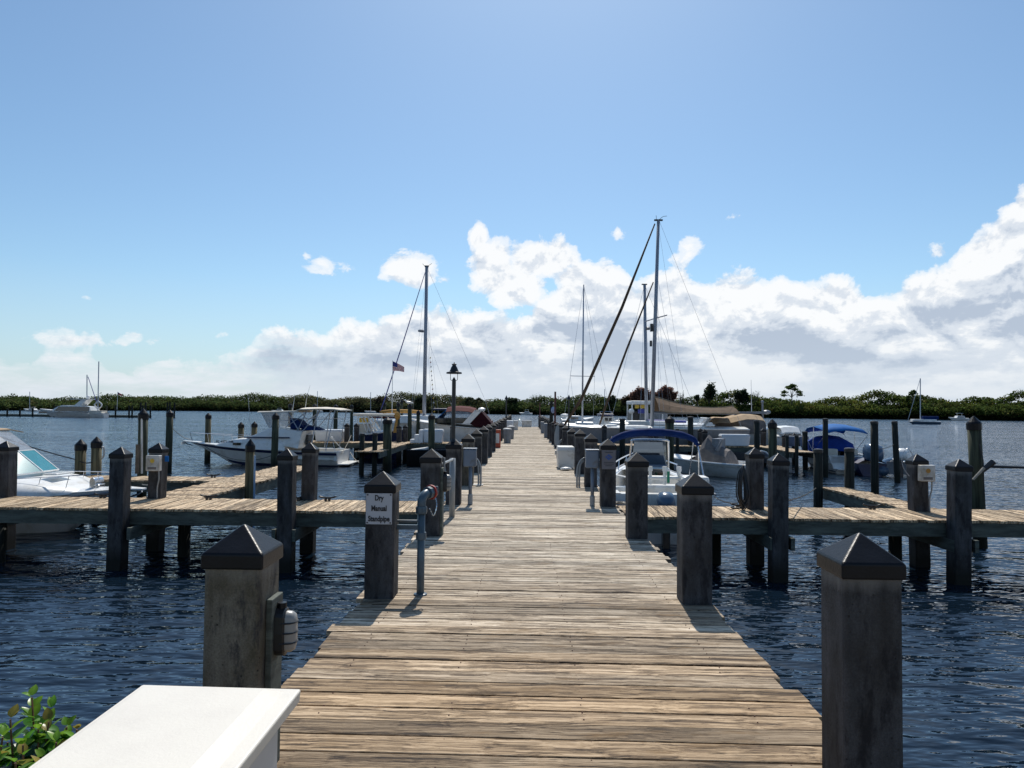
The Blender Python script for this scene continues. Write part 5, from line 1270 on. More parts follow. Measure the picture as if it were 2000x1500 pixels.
# --- far out on the water
def far_hull(root, px0, px1, wl, top0, top1, mt, beam=3):
    Y = G((px0+px1)/2, wl, WATER).y
    return Y, sail_hull(root, Y, px0, px1, top0, top1, beam, mt)
def far_root(name, label, cat, px, wl, group='boats far out on the water'):
    p = G(px, wl, WATER); return thing(name, label, cat, p, 0, group), p.y
r, Y = far_root('motor_yacht', 'large white motor yacht with dark windows at the distant left dock', 'yacht', 130, 814.5)
sail_hull(r, Y, 78, 190, 799, 806, 4.2, M['white'])
m = MB(); rr = []
for px, a in ((113,799),(122,794),(130,791.5),(150,792),(166,793),(184,795),(186,803)):
    p = W(px, a, Y); zb = WZ(px, 804, Y); rr.append([Vector((p.x,Y-1.7,zb)),Vector((p.x,Y-1.5,p.z)),Vector((p.x,Y+1.5,p.z)),Vector((p.x,Y+1.7,zb))])
m.loft(rr); ss = m.build('superstructure', M['white'], r)
m = MB(); a = W(116, 802.5, Y); b2 = W(183, 794.5, Y); m.prism([(a.x,Y-1.78,a.z),(b2.x,Y-1.78,a.z),(b2.x,Y-1.7,a.z),(a.x,Y-1.7,a.z)], [(a.x+1.0,Y-1.74,b2.z),(b2.x,Y-1.74,b2.z),(b2.x,Y-1.6,b2.z),(a.x+1.0,Y-1.6,b2.z)]); m.build('window', M['glass'], ss)
m = MB(); a = W(88, 807, Y); b2 = W(104, 803.5, Y); m.box(a.x, b2.x, Y-2.0, Y-1.9, a.z, b2.z); m.build('hull_window', M['glass'], r)
m = MB(); a = W(144, 780, Y); b2 = W(180, 779, Y); m.box(a.x, b2.x, Y-1.3, Y+1.3, a.z, b2.z); m.prism([(WX(150,Y),Y-1.2,WZ(150,793,Y)),(WX(162,Y),Y-1.2,WZ(150,793,Y)),(WX(162,Y),Y+1.2,WZ(150,793,Y)),(WX(150,Y),Y+1.2,WZ(150,793,Y))], [(WX(165,Y),Y-1.1,WZ(150,780,Y)),(WX(176,Y),Y-1.1,WZ(150,780,Y)),(WX(176,Y),Y+1.1,WZ(150,780,Y)),(WX(165,Y),Y+1.1,WZ(150,780,Y))]); m.build('hardtop', M['white'], r)
m = MB(); m.ball(W(172, 776, Y), .4); m.build('radar_dome', M['white'], r)
r, Y = far_root('sailing_boat', 'distant sailboat with two dark masts and a white ring shaped stern arch', 'sailboat', 192, 815.5)
sail_hull(r, Y, 172, 208, 808, 807, 3.2, M['white'])
MB().tube([W(169.5, 808, Y+3), W(170, 732, Y+3)], .11, 6).build('mast', M['alu'], r); MB().tube([W(191, 806, Y), W(193, 706, Y)], .11, 6).build('mast', M['alu'], r)
MB().tube([W(172, 736, Y+1), W(189, 786, Y)], .07, 5).build('furled_headsail', M['violet'], r)
MB().tube(arc([W(191.5,783,Y), W(199,791,Y), W(191.5,798,Y), W(184,791,Y)], 4)+[W(191.5,783,Y)], .13, 6).build('ring_arch', M['white'], r)
m = MB(); a = W(180, 808, Y); b2 = W(204, 802, Y); m.box(a.x, b2.x, Y-1, Y+1, a.z, b2.z); m.build('deck_gear', M['offwhite'], r)
t = thing('distant_dock', 'long thin dock on the far left water behind the two short piles', 'pier', W(150, 807, 145), 0)
a = W(-60, 808, 148); b2 = W(290, 808, 148); MB().box(a.x, b2.x, 148, 149.2, a.z-.5, a.z).build('decking', M['beam'], t)
for k, px in enumerate((14.5, 39, 64, 107, 112, 135, 157, 208.5, 226, 252.5, 258.5, 275, 279, 285, 294, 327, 332, 341)):
    tp = 798 if px in (14.5, 39, 64) else (786 if px in (275, 285, 327, 332, 341) else 792)
    q = W(px, tp, 147); MB().tube([(q.x,147,WATER-1),(q.x,147,q.z)], .17, 8).build('dock_pile', M['pile_dark'], t)
r = thing('flagstaff', 'tiny distant flag on a staff at the end of the far left dock', 'flag', W(229, 800, 146), 0)
MB().tube([W(228.5,800,146), W(230,765,146)], .05, 5).build('staff', M['white'], r)
m = MB(); m.loft([[W(230.3,766,146), W(230.3,770.5,146)], [W(234,768,146), W(234,772,146)], [W(238.5,771,146), W(238.5,773,146)]]); m.build('flag_cloth', M['flag_red'], r, solid=.02)
m = MB(); m.loft([[W(230.3,765.8,145.9), W(230.3,768.5,145.9)], [W(232.5,767,145.9), W(232.5,769.8,145.9)]]); m.build('canton', M['flag_blue'], r, solid=.02)
def far_motor(label, px0, px1, wl, h, mt='white'):
    r, Y = far_root('motor_boat', label, 'boat', (px0+px1)/2, wl)
    sail_hull(r, Y, px0, px1, wl-h*.42, wl-h*.30, 2.6, M[mt])
    w_ = px1-px0; a = W(px0+w_*.35, wl-h*.33, Y); b2 = W(px0+w_*.8, wl-h*.62, Y); xs = sorted((a.x, b2.x))
    m = MB(); m.prism([(xs[0],Y-.9,a.z),(xs[1],Y-.9,a.z),(xs[1],Y+.9,a.z),(xs[0],Y+.9,a.z)], [(xs[0]+.5,Y-.8,b2.z),(xs[1]-.3,Y-.8,b2.z),(xs[1]-.3,Y+.8,b2.z),(xs[0]+.5,Y+.8,b2.z)]); c_ = m.build('cabin', M['white'], r)
    m = MB(); m.box(xs[0]+.5, xs[1]-.35, Y-.95, Y-.88, a.z+(b2.z-a.z)*.35, a.z+(b2.z-a.z)*.7); m.build('window', M['glass'], c_)
    m = MB(); a2 = W(px0+w_*.45, wl-h*.95, Y); b3 = W(px0+w_*.7, wl-h*.90, Y); xs = sorted((a2.x, b3.x)); m.box(xs[0], xs[1], Y-.7, Y+.7, b3.z, a2.z)
    for x in xs: m.tube([(x,Y,b2.z),(x,Y,b3.z)], .05, 5)
    m.build('fly_top', M['white'], r)
far_motor('distant white motor boat off the far shore beyond the end of the boardwalk', 1014, 1040, 810.5, 11)
far_motor('distant white motor boat seen above the fishing boat foredeck', 530, 558, 805.5, 9)
far_motor('distant white motor boat with a canopy near the right shore', 1852, 1890, 822, 16)
far_motor('distant white motor boat at the far left, bow behind the dock', 48, 76, 803.5, 9)
r, Y = far_root('sailing_boat', 'anchored sloop with a bare mast and blue sail cover near the right shore', 'sailboat', 1803, 828.5, 'boats far out on the water')
sail_hull(r, Y, 1772, 1833, 823, 824, 3, M['motor_blue'])
MB().tube([W(1797.5, 823, Y), W(1797.5, 739, Y)], .12, 6).build('mast', M['alu'], r); MB().tube([W(1797, 741, Y), W(1773, 822, Y)], .045, 5).build('forestay', M['alu'], r)
a = W(1801, 819, Y); b2 = W(1832, 813, Y); m = MB(); m.box(a.x, b2.x, Y-.4, Y+.4, a.z, b2.z); m.build('sail_cover', M['blue'], r, bevel=.1)
a = W(1781, 823, Y); b2 = W(1826, 819, Y); m = MB(); m.box(a.x, b2.x, Y-.8, Y+.8, a.z, b2.z); m.build('cabin', M['white'], r, bevel=.1)
for px, wl, tp, lab in ((58, 802.5, 765, 'tiny bare mast of an anchored boat off the far left shore'), (620, 806, 764, 'tiny bare mast far behind the fishing boat hardtop'), (724, 807, 766, 'tiny bare mast far behind the big white dock box'), (1181, 812.5, 760, 'tiny bare mast off the far shore between the two furled headsails')):
    r, Y = far_root('sailing_boat', lab, 'sailboat', px, wl); sail_hull(r, Y, px-12, px+10, wl-4, wl-3.5, 2.4, M['white']); MB().tube([W(px, wl-3, Y), W(px, tp, Y)], .12, 6).build('mast', M['alu'], r)

# ------------------------------------------------------------------ things on the boardwalk
# white moulded box in the left foreground
r = thing('white_cabinet', 'smooth white moulded box with a raised lid, bottom left corner of the picture', 'cabinet', (-.9, 1.5, 0), 0)
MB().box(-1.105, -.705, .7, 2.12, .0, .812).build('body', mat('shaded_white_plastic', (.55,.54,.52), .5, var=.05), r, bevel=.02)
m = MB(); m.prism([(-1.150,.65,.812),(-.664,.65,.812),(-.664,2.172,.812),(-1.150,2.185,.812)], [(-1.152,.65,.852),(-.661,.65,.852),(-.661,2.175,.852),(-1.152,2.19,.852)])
lid = m.build('lid', M['white_clean'], r, bevel=.007, seg=3)
m = MB(); m.prism([(-1.138,.66,.849),(-.70,.66,.849),(-.70,2.155,.849),(-1.138,2.165,.849)], [(-1.112,.66,.874),(-.752,.66,.874),(-.752,2.115,.874),(-1.112,2.12,.874)])
m.build('raised_panel', M['white_clean'], lid, bevel=.006, seg=3)

# shrub, bottom left
def shrub():
    r = thing('leafy_shrub', 'low shrub with round glossy green leaves at the bottom left corner', 'shrub', (-1.75, 2.2, -.6), 0)
    st = MB(); v = []; f = []; col = []
    tips = []
    for px, py, Y in ((62,1362,2.45),(100,1385,2.5),(20,1405,2.35),(130,1420,2.5),(5,1440,2.3),(75,1425,2.4),(45,1455,2.25),(110,1450,2.35),(150,1425,2.45),(-30,1430,2.3),(-10,1470,2.2),(30,1490,2.15),(85,1480,2.2),(-60,1460,2.3),(60,1400,2.55),(-40,1410,2.5),(15,1450,2.5),(95,1410,2.42)):
        tip = W(px, py, Y); root = Vector((tip.x*.9-.15+random.uniform(-.1,.1), Y-.05, -.5))
        tip_pts = arc([root, root.lerp(tip, .5)+Vector((random.uniform(-.06,.06), 0, 0)), tip], 17)
        st.tube(tip_pts, [.006*(1-.7*i/len(tip_pts))+.0012 for i in range(len(tip_pts))], 5)
        n = len(tip_pts)
        for i in range(int(n*.62), n):
            for s_ in (0, 1):
                for rep in range(1 if i > n-5 else 5):
                    tips.append((tip_pts[i]+Vector((random.gauss(0,.05),random.gauss(0,.04),random.gauss(0,.03)))*(i < n-4), i/(n-1), random.uniform(0, 6.28)+s_*3.1))
    for p, u, a in tips:
        young = max(0, (u-.84)/.16)
        L = random.uniform(.058, .092)*(1-.5*young); w_ = L*random.uniform(.29,.36)
        up = .25+.95*young+random.uniform(-.25,.3)
        d = Vector((math.cos(a), math.sin(a), up)).normalized(); side = d.cross(Vector((0,0,1))).normalized(); nrm = side.cross(d)
        side = Matrix.Rotation(random.uniform(-.6,.6), 3, d) @ side; nrm = side.cross(d)
        base = p+d*.006
        c = ((.035,.12,.010), (.06,.19,.014), (.022,.078,.010), (.13,.25,.03))[random.choices((0,1,2,3), (5,3,4,1))[0]]
        if young > .3: c = (.20,.17,.035) if random.random() < .25 else (.12,.24,.025)
        c = tone(c, .2); b0 = len(v); K = 7
        for k in range(K+1):
            t = k/K; wd = w_*(math.sin(math.pi*min(1, t**.72*.98+.02))**.75) if 0 < t < 1 else .0008
            q = base+d*L*t-nrm*(.18*L*t*t)
            v += [q-side*wd+nrm*wd*.28, q, q+side*wd+nrm*wd*.28]; rib = tuple(x*1.5 for x in c)
            col += [(*c,1), (*rib,1), (*c,1)]
        for k in range(K):
            o = b0+3*k; f += [(o, o+1, o+4, o+3), (o+1, o+2, o+5, o+4)]
    st.build('stems', M['stem'], r)
    me = bpy.data.meshes.new('foliage'); o0 = ORIG[r.name]; me.from_pydata([tuple(p-o0) for p in v], [], f); me.materials.append(M['shrub'])
    at = me.color_attributes.new('tone', 'FLOAT_COLOR', 'POINT'); at.data.foreach_set('color', [x for c in col for x in c])
    for p in me.polygons: p.use_smooth = True
    o = bpy.data.objects.new('foliage', me); C.objects.link(o); o.parent = r
shrub()

# caged bulkhead lights on timber backing boards
def bulkhead(x, y, z, label, s=1.0, board_top=None):
    t = thing('bulkhead_light', label, 'wall light', (x, y, z), 0, 'caged bulkhead lights on the left edge posts')
    m = MB(); m.box(x, x+.032*s, y-.085*s, y+.085*s, 0.0, board_top if board_top else z+.19)
    m.build('backing_board', M['beam'], t, bevel=.004)
    x0 = x+.032*s
    def oval(r_, h_, xx, n=20):
        out = []
        for k in range(n):
            a = 2*math.pi*k/n; cy, sz = math.cos(a), math.sin(a)
            out.append(Vector((xx, y+r_*cy*s, z+(h_-r_)*(1 if sz > 0 else -1)*s*(abs(sz) > 1e-6)+r_*sz*s)))
        return out
    m = MB(); m.loft([oval(.058,.125,x0), oval(.058,.125,x0+.045*s), oval(.05,.117,x0+.052*s)], closed=True); m.face(tuple(range(20))); m.face(tuple(40+k for k in range(20)))
    bd = m.build('housing', M['black'], t, bevel=0)
    m = MB(); m.loft([oval(.044,.108,x0+.05*s), oval(.043,.105,x0+.078*s), oval(.036,.095,x0+.094*s), oval(.02,.07,x0+.102*s)], closed=True); m.face(tuple(60+k for k in range(20)))
    m.build('lens', M['lens'], t, smooth=True)
    for k in (-1, 0, 1):
        zz = z+k*.052*s; MB().tube(arc([(x0+.03*s,y-.056*s,zz),(x0+.085*s,y-.044*s,zz),(x0+.107*s,y,zz),(x0+.085*s,y+.044*s,zz),(x0+.03*s,y+.056*s,zz)], 4), .0042*s, 6).build('guard_bar', M['black'], t)
    m = MB(); m.tube([(x0+.024*s,y,z+.115*s),(x0+.024*s,y,z+.15*s)], .024*s, 12); m.build('conduit', M['cap'], t)
bulkhead(-1.19+.001, 3.42, .635, 'caged oval bulkhead light on the big mossy post in the left foreground', .9, .80)
bulkhead(LX[2]+.001, 9.62, .70, 'caged oval bulkhead light on the post just behind the standpipe', 1.0, .90)

# standpipe
r = thing('standpipe', 'blue grey dry standpipe with elbow, red ringed outlet cap and chain', 'standpipe', (-.925, 6.56, 0), 0)
x, y = -.925, 6.56
MB().tube([(x,y,-.3),(x,y,.80)], .035, 20).build('riser', M['pipe'], r, smooth=True)
MB().lathe((x,y,0), [(.045,.50),(.047,.515),(.047,.55),(.045,.565)], 16).build('coupling', M['pipe'], r)
m = MB(); m.lathe((x,y,0), [(.05,.735),(.054,.75),(.054,.785),(.05,.80)], 8); m.build('coupling', M['pipe'], r)
el = arc([(x,y,.79),(x+.002,y+.005,.855),(x+.02,y+.045,.90),(x+.05,y+.10,.912)], 5)
eb = MB().tube(el, [.04]*len(el), 18).build('elbow', M['pipe'], r, smooth=True)
d = Vector((.45,.88,.05)).normalized(); p = Vector((x+.05, y+.10, .912))
MB().tube([p-d*.02, p+d*.03], [.058,.058], 8).build('collar', M['pipe'], r, bevel=.003)
c = MB().tube([p+d*.03, p+d*.05], .068, 20).build('outlet_ring', M['red'], r, bevel=.003)
m = MB(); m.tube([p+d*.05, p+d*.085], .055, 16)
for k in range(3):
    a = k*2.1; u = d.orthogonal().normalized(); w_ = d.cross(u); q = p+d*.07+(u*math.cos(a)+w_*math.sin(a))*.06; m.ball(q, .016, 8, 6)
m.build('outlet_cap', M['pipe'], r)
m = MB(); ch = arc([p+d*.06+Vector((.03,0,-.05)), p+Vector((.075,.02,-.12)), p+Vector((.05,.0,-.21)), p+Vector((.015,-.03,-.14))], 7)
for i in range(len(ch)-1):
    q = (ch[i]+ch[i+1])/2; m.beam(ch[i], ch[i+1], .010 if i % 2 else .004, .004 if i % 2 else .010)
m.build('chain', M['steel'], r)
m = MB(); m.tube([(LX[1],y-.01,.668),(x,y-.01,.668)], .011, 8); m.build('upper_bracket_rod', M['pipe'], r)
m = MB(); m.beam((LX[1],y-.01,.612),(x,y-.01,.612), .03, .042); m.build('bracket_arm', M['pipe'], r)
MB().lathe((x,y,.0), [(.062,.001),(.06,.012),(.04,.018)], 16).build('base_flange', M['pipe'], r)
# sign
sy = 6.39-.001; sx0, sx1 = -1.142-.253, -1.142-.020
r = thing('pipe_sign', 'white rectangular sign reading Dry Manual Standpipe, screwed to the post', 'sign', ((sx0+sx1)/2, sy, .8), 0)
MB().box(sx0, sx1, sy-.005, sy-.0005, .66, .935).build('plate', M['sign'], r, bevel=.002)
cx = (sx0+sx1)/2
for txt, z in (('Dry', .892), ('Manual', .800), ('Standpipe', .708)):
    letters(txt, .066, M['ink'], r, Matrix.Translation((0, sy-.0075-ORIG[r.name].y, z-ORIG[r.name].z)) @ Matrix.Rotation(R(90), 4, 'X'), 'lettering', .0008, .74)
for a in (sx0+.014, sx1-.014):
    for z in (.675, .921): MB().tube([(a,sy-.005,z),(a,sy-.009,z)], .007, 10).build('screw', M['ink'], r)

# gooseneck-cap lamp on the fourth left post
def yard_lamp(x, y, z0, h, label, s=1.0, shade=True, group='black post lamps', m_='black'):
    t = thing('post_lamp', label, 'lamp', (x, y, z0), 0, group)
    MB().lathe((x,y,z0), [(.06*s,-.03),(.036*s,.02),(.036*s,h-.03),(.033*s,h),(.004,h+.05*s)], 12).build('pole', M[m_], t, smooth=False)
    zt = z0+h
    if shade:
        MB().tube(arc([(x-.062,y,zt+.13),(x-.064,y,zt+.05),(x-.058,y,zt+.0),(x-.03,y,zt-.012)], 4), .005, 6).build('hanger_arm', M[m_], t)
        MB().tube(arc([(x+.062,y,zt+.13),(x+.064,y,zt+.05),(x+.058,y,zt+.0),(x+.03,y,zt-.012)], 4), .005, 6).build('hanger_arm', M[m_], t)
        sh = MB().lathe((x,y,zt+.12), [(.06,-.004),(.136,-.012),(.139,.004),(.134,.016),(.085,.026),(.07,.06),(.055,.10),(.036,.13),(.034,.146),(.046,.15),(.042,.162),(.014,.168),(.004,.195)], 24).build('shade', M[m_], t)
        MB().lathe((x,y,zt+.12), [(.05,-.012),(.055,-.004)], 12).build('lens', M['lens'], t)
    else:
        MB().lathe((x,y,zt), [(.03*s,0),(.10*s,.02*s),(.085*s,.09*s),(.04*s,.17*s),(.004,.25*s)], 10).build('lantern_head', M[m_], t)
    return t
yard_lamp(LX[3]-.131-.015, Ys[3]+.10, 1.13, 1.07, 'black lamp with a wide flat shade on a pole on the fourth left post')
yl = [k for k, y in enumerate(Ys)]
q = W(989, 774, Ys[15]); yard_lamp(q.x, Ys[15], 1.1, q.z-1.1-.25, 'far slim black lamp with a pointed head on the left edge of the boardwalk', 1.3, False)
q = W(1111.5, 772, Ys[7]); yard_lamp(q.x, Ys[7]+.1, 1.1, q.z-1.1-.16, 'slim black lamp with a pointed head on the right edge of the boardwalk', .75, False)
# twin globe lamp
q = W(1077, 785, Ys[11]); r = thing('post_lamp', 'dark lamp post with two small white globes far along the right edge', 'lamp', (q.x, Ys[11], 1.1), 0, 'black post lamps')
m = MB(); m.tube([(q.x,Ys[11],1.0),(q.x,Ys[11],q.z+.05)], [.10,.07], 8); m.tube([(q.x-.12,Ys[11],q.z-.14),(q.x+.12,Ys[11],q.z-.14)], .02, 6); m.build('pole', M['pile_dark'], r)
for s_ in (-1, 1): MB().ball((q.x+s_*.11,Ys[11],q.z-.08), .055, 10, 8).build('globe', M['lens'], r)
q = W(1080, 801, Ys[11]-.16); m = MB(); m.ball(q, .13, 12, 8, (.8,.6,1.35)); tag(m.build('mooring_buoy', mat('pale_blue_vinyl', (.30,.38,.58), .4, var=.2), smooth=True), 'pale blue oval buoy hung on the twin globe lamp post', 'buoy')
# dark red poles
for px, tp, k, lab, rr_ in ((1084.5, 765, 10, 'tall thin dark red pole on the right edge of the boardwalk', .045), (1054.5, 786, 19, 'thin red pole near the far end of the boardwalk', .05)):
    q = W(px, tp, Ys[k]-.1); tag(MB().tube([(q.x,q.y,.9),(q.x,q.y,q.z)], rr_, 8).build('marker_pole', M['rust']), lab, 'pole')

# meter boxes on a grey conduit
def meter(x, y, label, grp='meter boxes beside the edge posts'):
    t = thing('meter_box', label, 'electric box', (x, y, 0), 0, grp)
    b_ = MB().box(x-.115, x+.115, y-.09, y+.09, .665, .975).build('enclosure', M['box_grey'], t, bevel=.02)
    MB().box(x-.122, x+.122, y-.10, y+.10, .975, .992).build('lid', M['box_grey'], t, bevel=.006)
    MB().tube([(x+.01,y,0.0),(x+.01,y,.67)], .031, 12).build('conduit', M['box_grey'], t, smooth=True)
    MB().lathe((x+.01,y,0), [(.045,.0),(.045,.16),(.033,.18)], 12).build('coupling', M['pvc'], t)
meter(1.215, 12.75, 'blue grey meter box on a conduit by the diamond notice, right edge')
meter(-.945, 12.75, 'blue grey meter box on a conduit beside the lamp post, left edge')
# loose rope by the notice post
q = Vector((1.74, 12.95, .012)); P = []
for k in range(40):
    a = k*.55; P.append(q+Vector((math.cos(a)*.10*(1+.4*math.sin(k)), math.sin(a)*.10, .012*(k % 3))))
tag(MB().tube(P, .010, 5).build('rope_tangle', M['rope'], smooth=True), 'loose tangle of pale and dark rope at the foot of the diamond notice post', 'rope')
# diamond notice
y = Ys[3]-.03; x0, x1 = 1.362+.01, 1.362+.252
r = thing('notice_sign', 'grey notice with a diamond wave emblem on the fourth right post', 'sign', ((x0+x1)/2, y, .8), 0)
grey_sign = mat('weathered_grey_sign', (.13,.13,.15), .5, var=.1)
MB().box(x0, x1, y-.006, y-.0005, .655, .985).build('plate', grey_sign, r, bevel=.002)
cx = (x0+x1)/2; m = MB(); cz = .865
m.prism([(cx-.066,y-.0065,cz),(cx,y-.0065,cz-.055),(cx+.066,y-.0065,cz),(cx,y-.0065,cz+.055)], [(cx-.066,y-.008,cz),(cx,y-.008,cz-.055),(cx+.066,y-.008,cz),(cx,y-.008,cz+.055)]); em = m.build('emblem', M['blue_ink'], r)
m = MB(); m.tube(arc([(cx-.035,y-.009,cz-.008),(cx-.015,y-.009,cz+.012),(cx+.01,y-.009,cz-.004),(cx+.035,y-.009,cz+.008)], 4), .005, 5); m.build('wave', grey_sign, em)
for z, w_ in ((.948,.07),(.775,.085),(.745,.09),(.715,.06)): MB().box(cx-w_, cx+w_, y-.0078, y-.0062, z-.005, z+.005).build('text_line', M['ink'], r)

# grey water conduits arching out of the posts
def arch(x, y, s_, label):
    t = thing('conduit_loop', label, 'pipe', (x, y, 0), 0, 'grey conduit loops beside the posts')
    for k in (0, 1):
        dx = .05*k*s_
        MB().tube(arc([(x,y+.02,.62-.05*k),(x+s_*.09-dx*.3,y+.0,.55-.05*k),(x+s_*.155-dx,y-.02,.40),(x+s_*.165-dx,y-.03,.2),(x+s_*.165-dx,y-.03,.0)], 5), .021, 10).build('conduit', M['pvc'], t, smooth=True)
    MB().box(x+s_*.05-.06, x+s_*.16+.06, y-.09, y+.05, .001, .022).build('base_plate', M['box_white'], t, bevel=.005)
arch(1.35, 15.9, -1, 'grey conduit loop curving from a right edge post to the boards')
arch(-1.10, 15.9, 1, 'grey conduit loop curving from a left edge post to the boards')
arch(1.34, 25.2, -1, 'far grey conduit loop on the right edge, under the slim black lamp')
# pvc frame behind the third left post
r = thing('pvc_frame', 'white edged pipe and bracket standing between the third and fourth left posts', 'pipe', (-1.0, 10.3, 0), 0)
q0 = W(884, 895, 11.2)
MB().tube([(q0.x,11.2,0),(q0.x,11.2,q0.z)], .045, 12).build('upright_pipe', M['pvc'], r, smooth=True)
MB().tube([(q0.x-.0,11.2,q0.z-.02),(LX[2]-.02,9.8,.93)], .02, 8).build('top_bar', M['pvc'], r)
MB().box(LX[2]+.005, q0.x, 9.95, 10.02, .80, .84).build('bracket', M['box_grey'], r)
MB().tube([(LX[2]+.02,9.79,.60),(LX[2]+.02,9.79,1.02)], .018, 8).build('side_conduit', M['pvc'], r)

# dock boxes, bins, cabinets
def dockbox(x, y, w_, d_, h_, label, z=0, m_='dockbox', grp='fibreglass dock boxes', hd=0):
    t = thing('dock_box', label, 'dock box', (x, y, z), hd, grp)
    k = .9
    m = MB(); m.prism([(-w_/2*k,-d_/2*k,.015),(w_/2*k,-d_/2*k,.015),(w_/2*k,d_/2*k,.015),(-w_/2*k,d_/2*k,.015)], [(-w_/2*.97,-d_/2*.97,h_*.82),(w_/2*.97,-d_/2*.97,h_*.82),(w_/2*.97,d_/2*.97,h_*.82),(-w_/2*.97,d_/2*.97,h_*.82)]); B_(m, 'body', M[m_], t, bevel=.015)
    m = MB(); m.prism([(-w_/2,-d_/2,h_*.82),(w_/2,-d_/2,h_*.82),(w_/2,d_/2,h_*.82),(-w_/2,d_/2,h_*.82)], [(-w_/2*.93,-d_/2*.9,h_),(w_/2*.93,-d_/2*.9,h_),(w_/2*.93,d_/2*.9,h_),(-w_/2*.93,d_/2*.9,h_)]); B_(m, 'lid', M[m_], t, bevel=.015)
    return t
dockbox(1.22, 20.9, .5, .9, .62, 'off white dock box on the boardwalk by the right edge posts', m_='box_white')
dockbox((WX(1019,66.6)+WX(1039,66.6))/2, 66.6, .95, .6, .62, 'white dock box alone at the far end of the boardwalk', m_='box_white')
dockbox((WX(1404,34.9)+WX(1461.5,34.9))/2, 34.8, 1.4, .6, .56, 'large pale blue shaded dock box in front of the tan canvas cruiser')
dockbox((WX(828,34.9)+WX(867,34.9))/2, 34.9, .98, .6, .66, 'white dock box right of the white steps, beside the lamp pole')
dockbox((WX(615,35.0)+WX(672,35.0))/2, 35.3, 1.42, .7, .58, 'long low white dock box behind the fishing boat stern')
dockbox(WX(1544.5,34.9), 34.9, .45, .5, .5, 'grey dock box left of its pair near the blue bimini boat', m_='hull_grey')
dockbox(WX(1567,34.9), 34.9, .45, .5, .5, 'grey dock box right of its pair near the blue bimini boat', m_='hull_grey')
dockbox(-.62, 57, .4, .5, .75, 'pale upright box far along the left edge of the boardwalk', m_='box_white')
dockbox(-.95, 48, .5, .6, .9, 'white dock box far along the left edge beside the slim lamp')
dockbox(1.38, 50, .4, .6, .8, 'pale grey box far along the right edge of the boardwalk', m_='hull_grey')
dockbox(1.36, 42.5, .32, .5, .85, 'narrow grey box on the right edge just beyond the twin globe lamp', m_='hull_grey')
# steps
Y = 34.75; r = thing('boarding_steps', 'white moulded three tread boarding steps beside the dock box', 'steps', (WX(815,Y), Y, 0), 0)
for a, b2, zt in ((803.5,812,.17),(812,820.5,.40),(820.5,828,.63)): MB().box(WX(a,Y), WX(b2,Y)-.004, Y-.3, Y+.3, .004, zt).build('tread_block', M['dockbox'], r, bevel=.01)
def bin_(x, y, label, h=.72, w_=.21, m_='hull_grey'):
    t = thing('rubbish_bin', label, 'bin', (x, y, 0), 0, 'pale rubbish bins on the left edge')
    MB().lathe((x,y,0), [(w_*.82,.004),(w_*.98,h*.86),(w_*1.05,h*.87),(w_*1.05,h*.93)], 14).build('barrel', M[m_], t)
    MB().lathe((x,y,0), [(w_*1.08,h*.93),(w_*.9,h*.99),(w_*.4,h*1.02)], 14).build('lid', M['box_white'], t)
bin_(-.80, 35.5, 'nearer pale blue grey rubbish bin on the left edge of the boardwalk')
bin_(-.72, 40.2, 'farther pale rubbish bin right behind the nearer one')
# fire extinguisher cabinet
y = Ys[9]-.25; x = -1.12
r = thing('extinguisher_cabinet', 'red orange cabinet with a pale panel standing by a left edge post', 'cabinet', (x, y, 0), 0)
MB().box(x-.13, x+.13, y-.1, y+.1, .004, .74).build('body', M['orange'], r, bevel=.02)
MB().box(x-.075, x+.075, y-.108, y-.102, .2, .62).build('panel', M['box_white'], r); MB().box(x-.14, x+.14, y-.11, y+.11, .744, .78).build('lid', M['orange'], r, bevel=.01)
# white float by the dock box
t = thing('boat_fender', 'small white flat fender lying on the boards by the off white dock box', 'fender', (1.18, 19.9, .05), 0)
m = MB(); m.ball((0,0,0), .16, 12, 8, (1,.55,.3)); B_(m, 'fender_body', M['white'], t, smooth=True); m = MB(); m.tube([(.15,0,0),(.22,.03,-.03),(.2,.1,-.04)], .012, 5); B_(m, 'line', M['rope'], t)
# rope coil hung on a right post (hanging hose, grey)
y = Ys[7]-.08; r = thing('hose_bundle', 'grey hose bundle and white bottle hanging on a right edge post by the red pole', 'hose', (1.29, y+2.4, 0), 0)
m = MB()
for k in range(6): m.tube(arc([(1.27+.012*k,y+2.45,1.05),(1.20+.02*k,y+2.42,.7),(1.22+.015*k,y+2.4,.35),(1.33-.01*k,y+2.42,.4),(1.34,y+2.45,1.02)], 5), .02, 6)
m.build('hose', M['pvc'], r); MB().box(1.20, 1.34, y+2.3, y+2.42, .004, .12).build('base', M['box_white'], r, bevel=.02)

# boxes on the side piers
def pier_box(px, py0, py1, pxw, Y, label, emblem):
    a = W(px-pxw/2, py1, Y); b2 = W(px+pxw/2, py0, Y)
    t = thing('power_box', label, 'electric box', ((a.x+b2.x)/2, Y, a.z), 0, 'white power boxes on side pier posts')
    MB().box(a.x, b2.x, Y-.11, Y, a.z, b2.z).build('enclosure', M['box_white'], t, bevel=.012)
    c = Vector(((a.x+b2.x)/2, Y-.112, a.z+(b2.z-a.z)*.66)); s = (b2.x-a.x)*.16
    MB().tube([c, c-Vector((0,.004,0))], s, 12).build('emblem', M[emblem], t)
    MB().box(a.x+.04, b2.x-.05, Y-.114, Y-.111, a.z+.03, a.z+.075).build('data_plate', M['cover'], t)
    MB().tube(arc([(b2.x-.03,Y-.05,a.z),(b2.x-.03,Y-.04,a.z-.15),(b2.x-.06,Y-.03,a.z-.3),(b2.x-.06,Y-.03,0)], 4), .013, 8).build('conduit', M['pvc'], t, smooth=True)
    return t
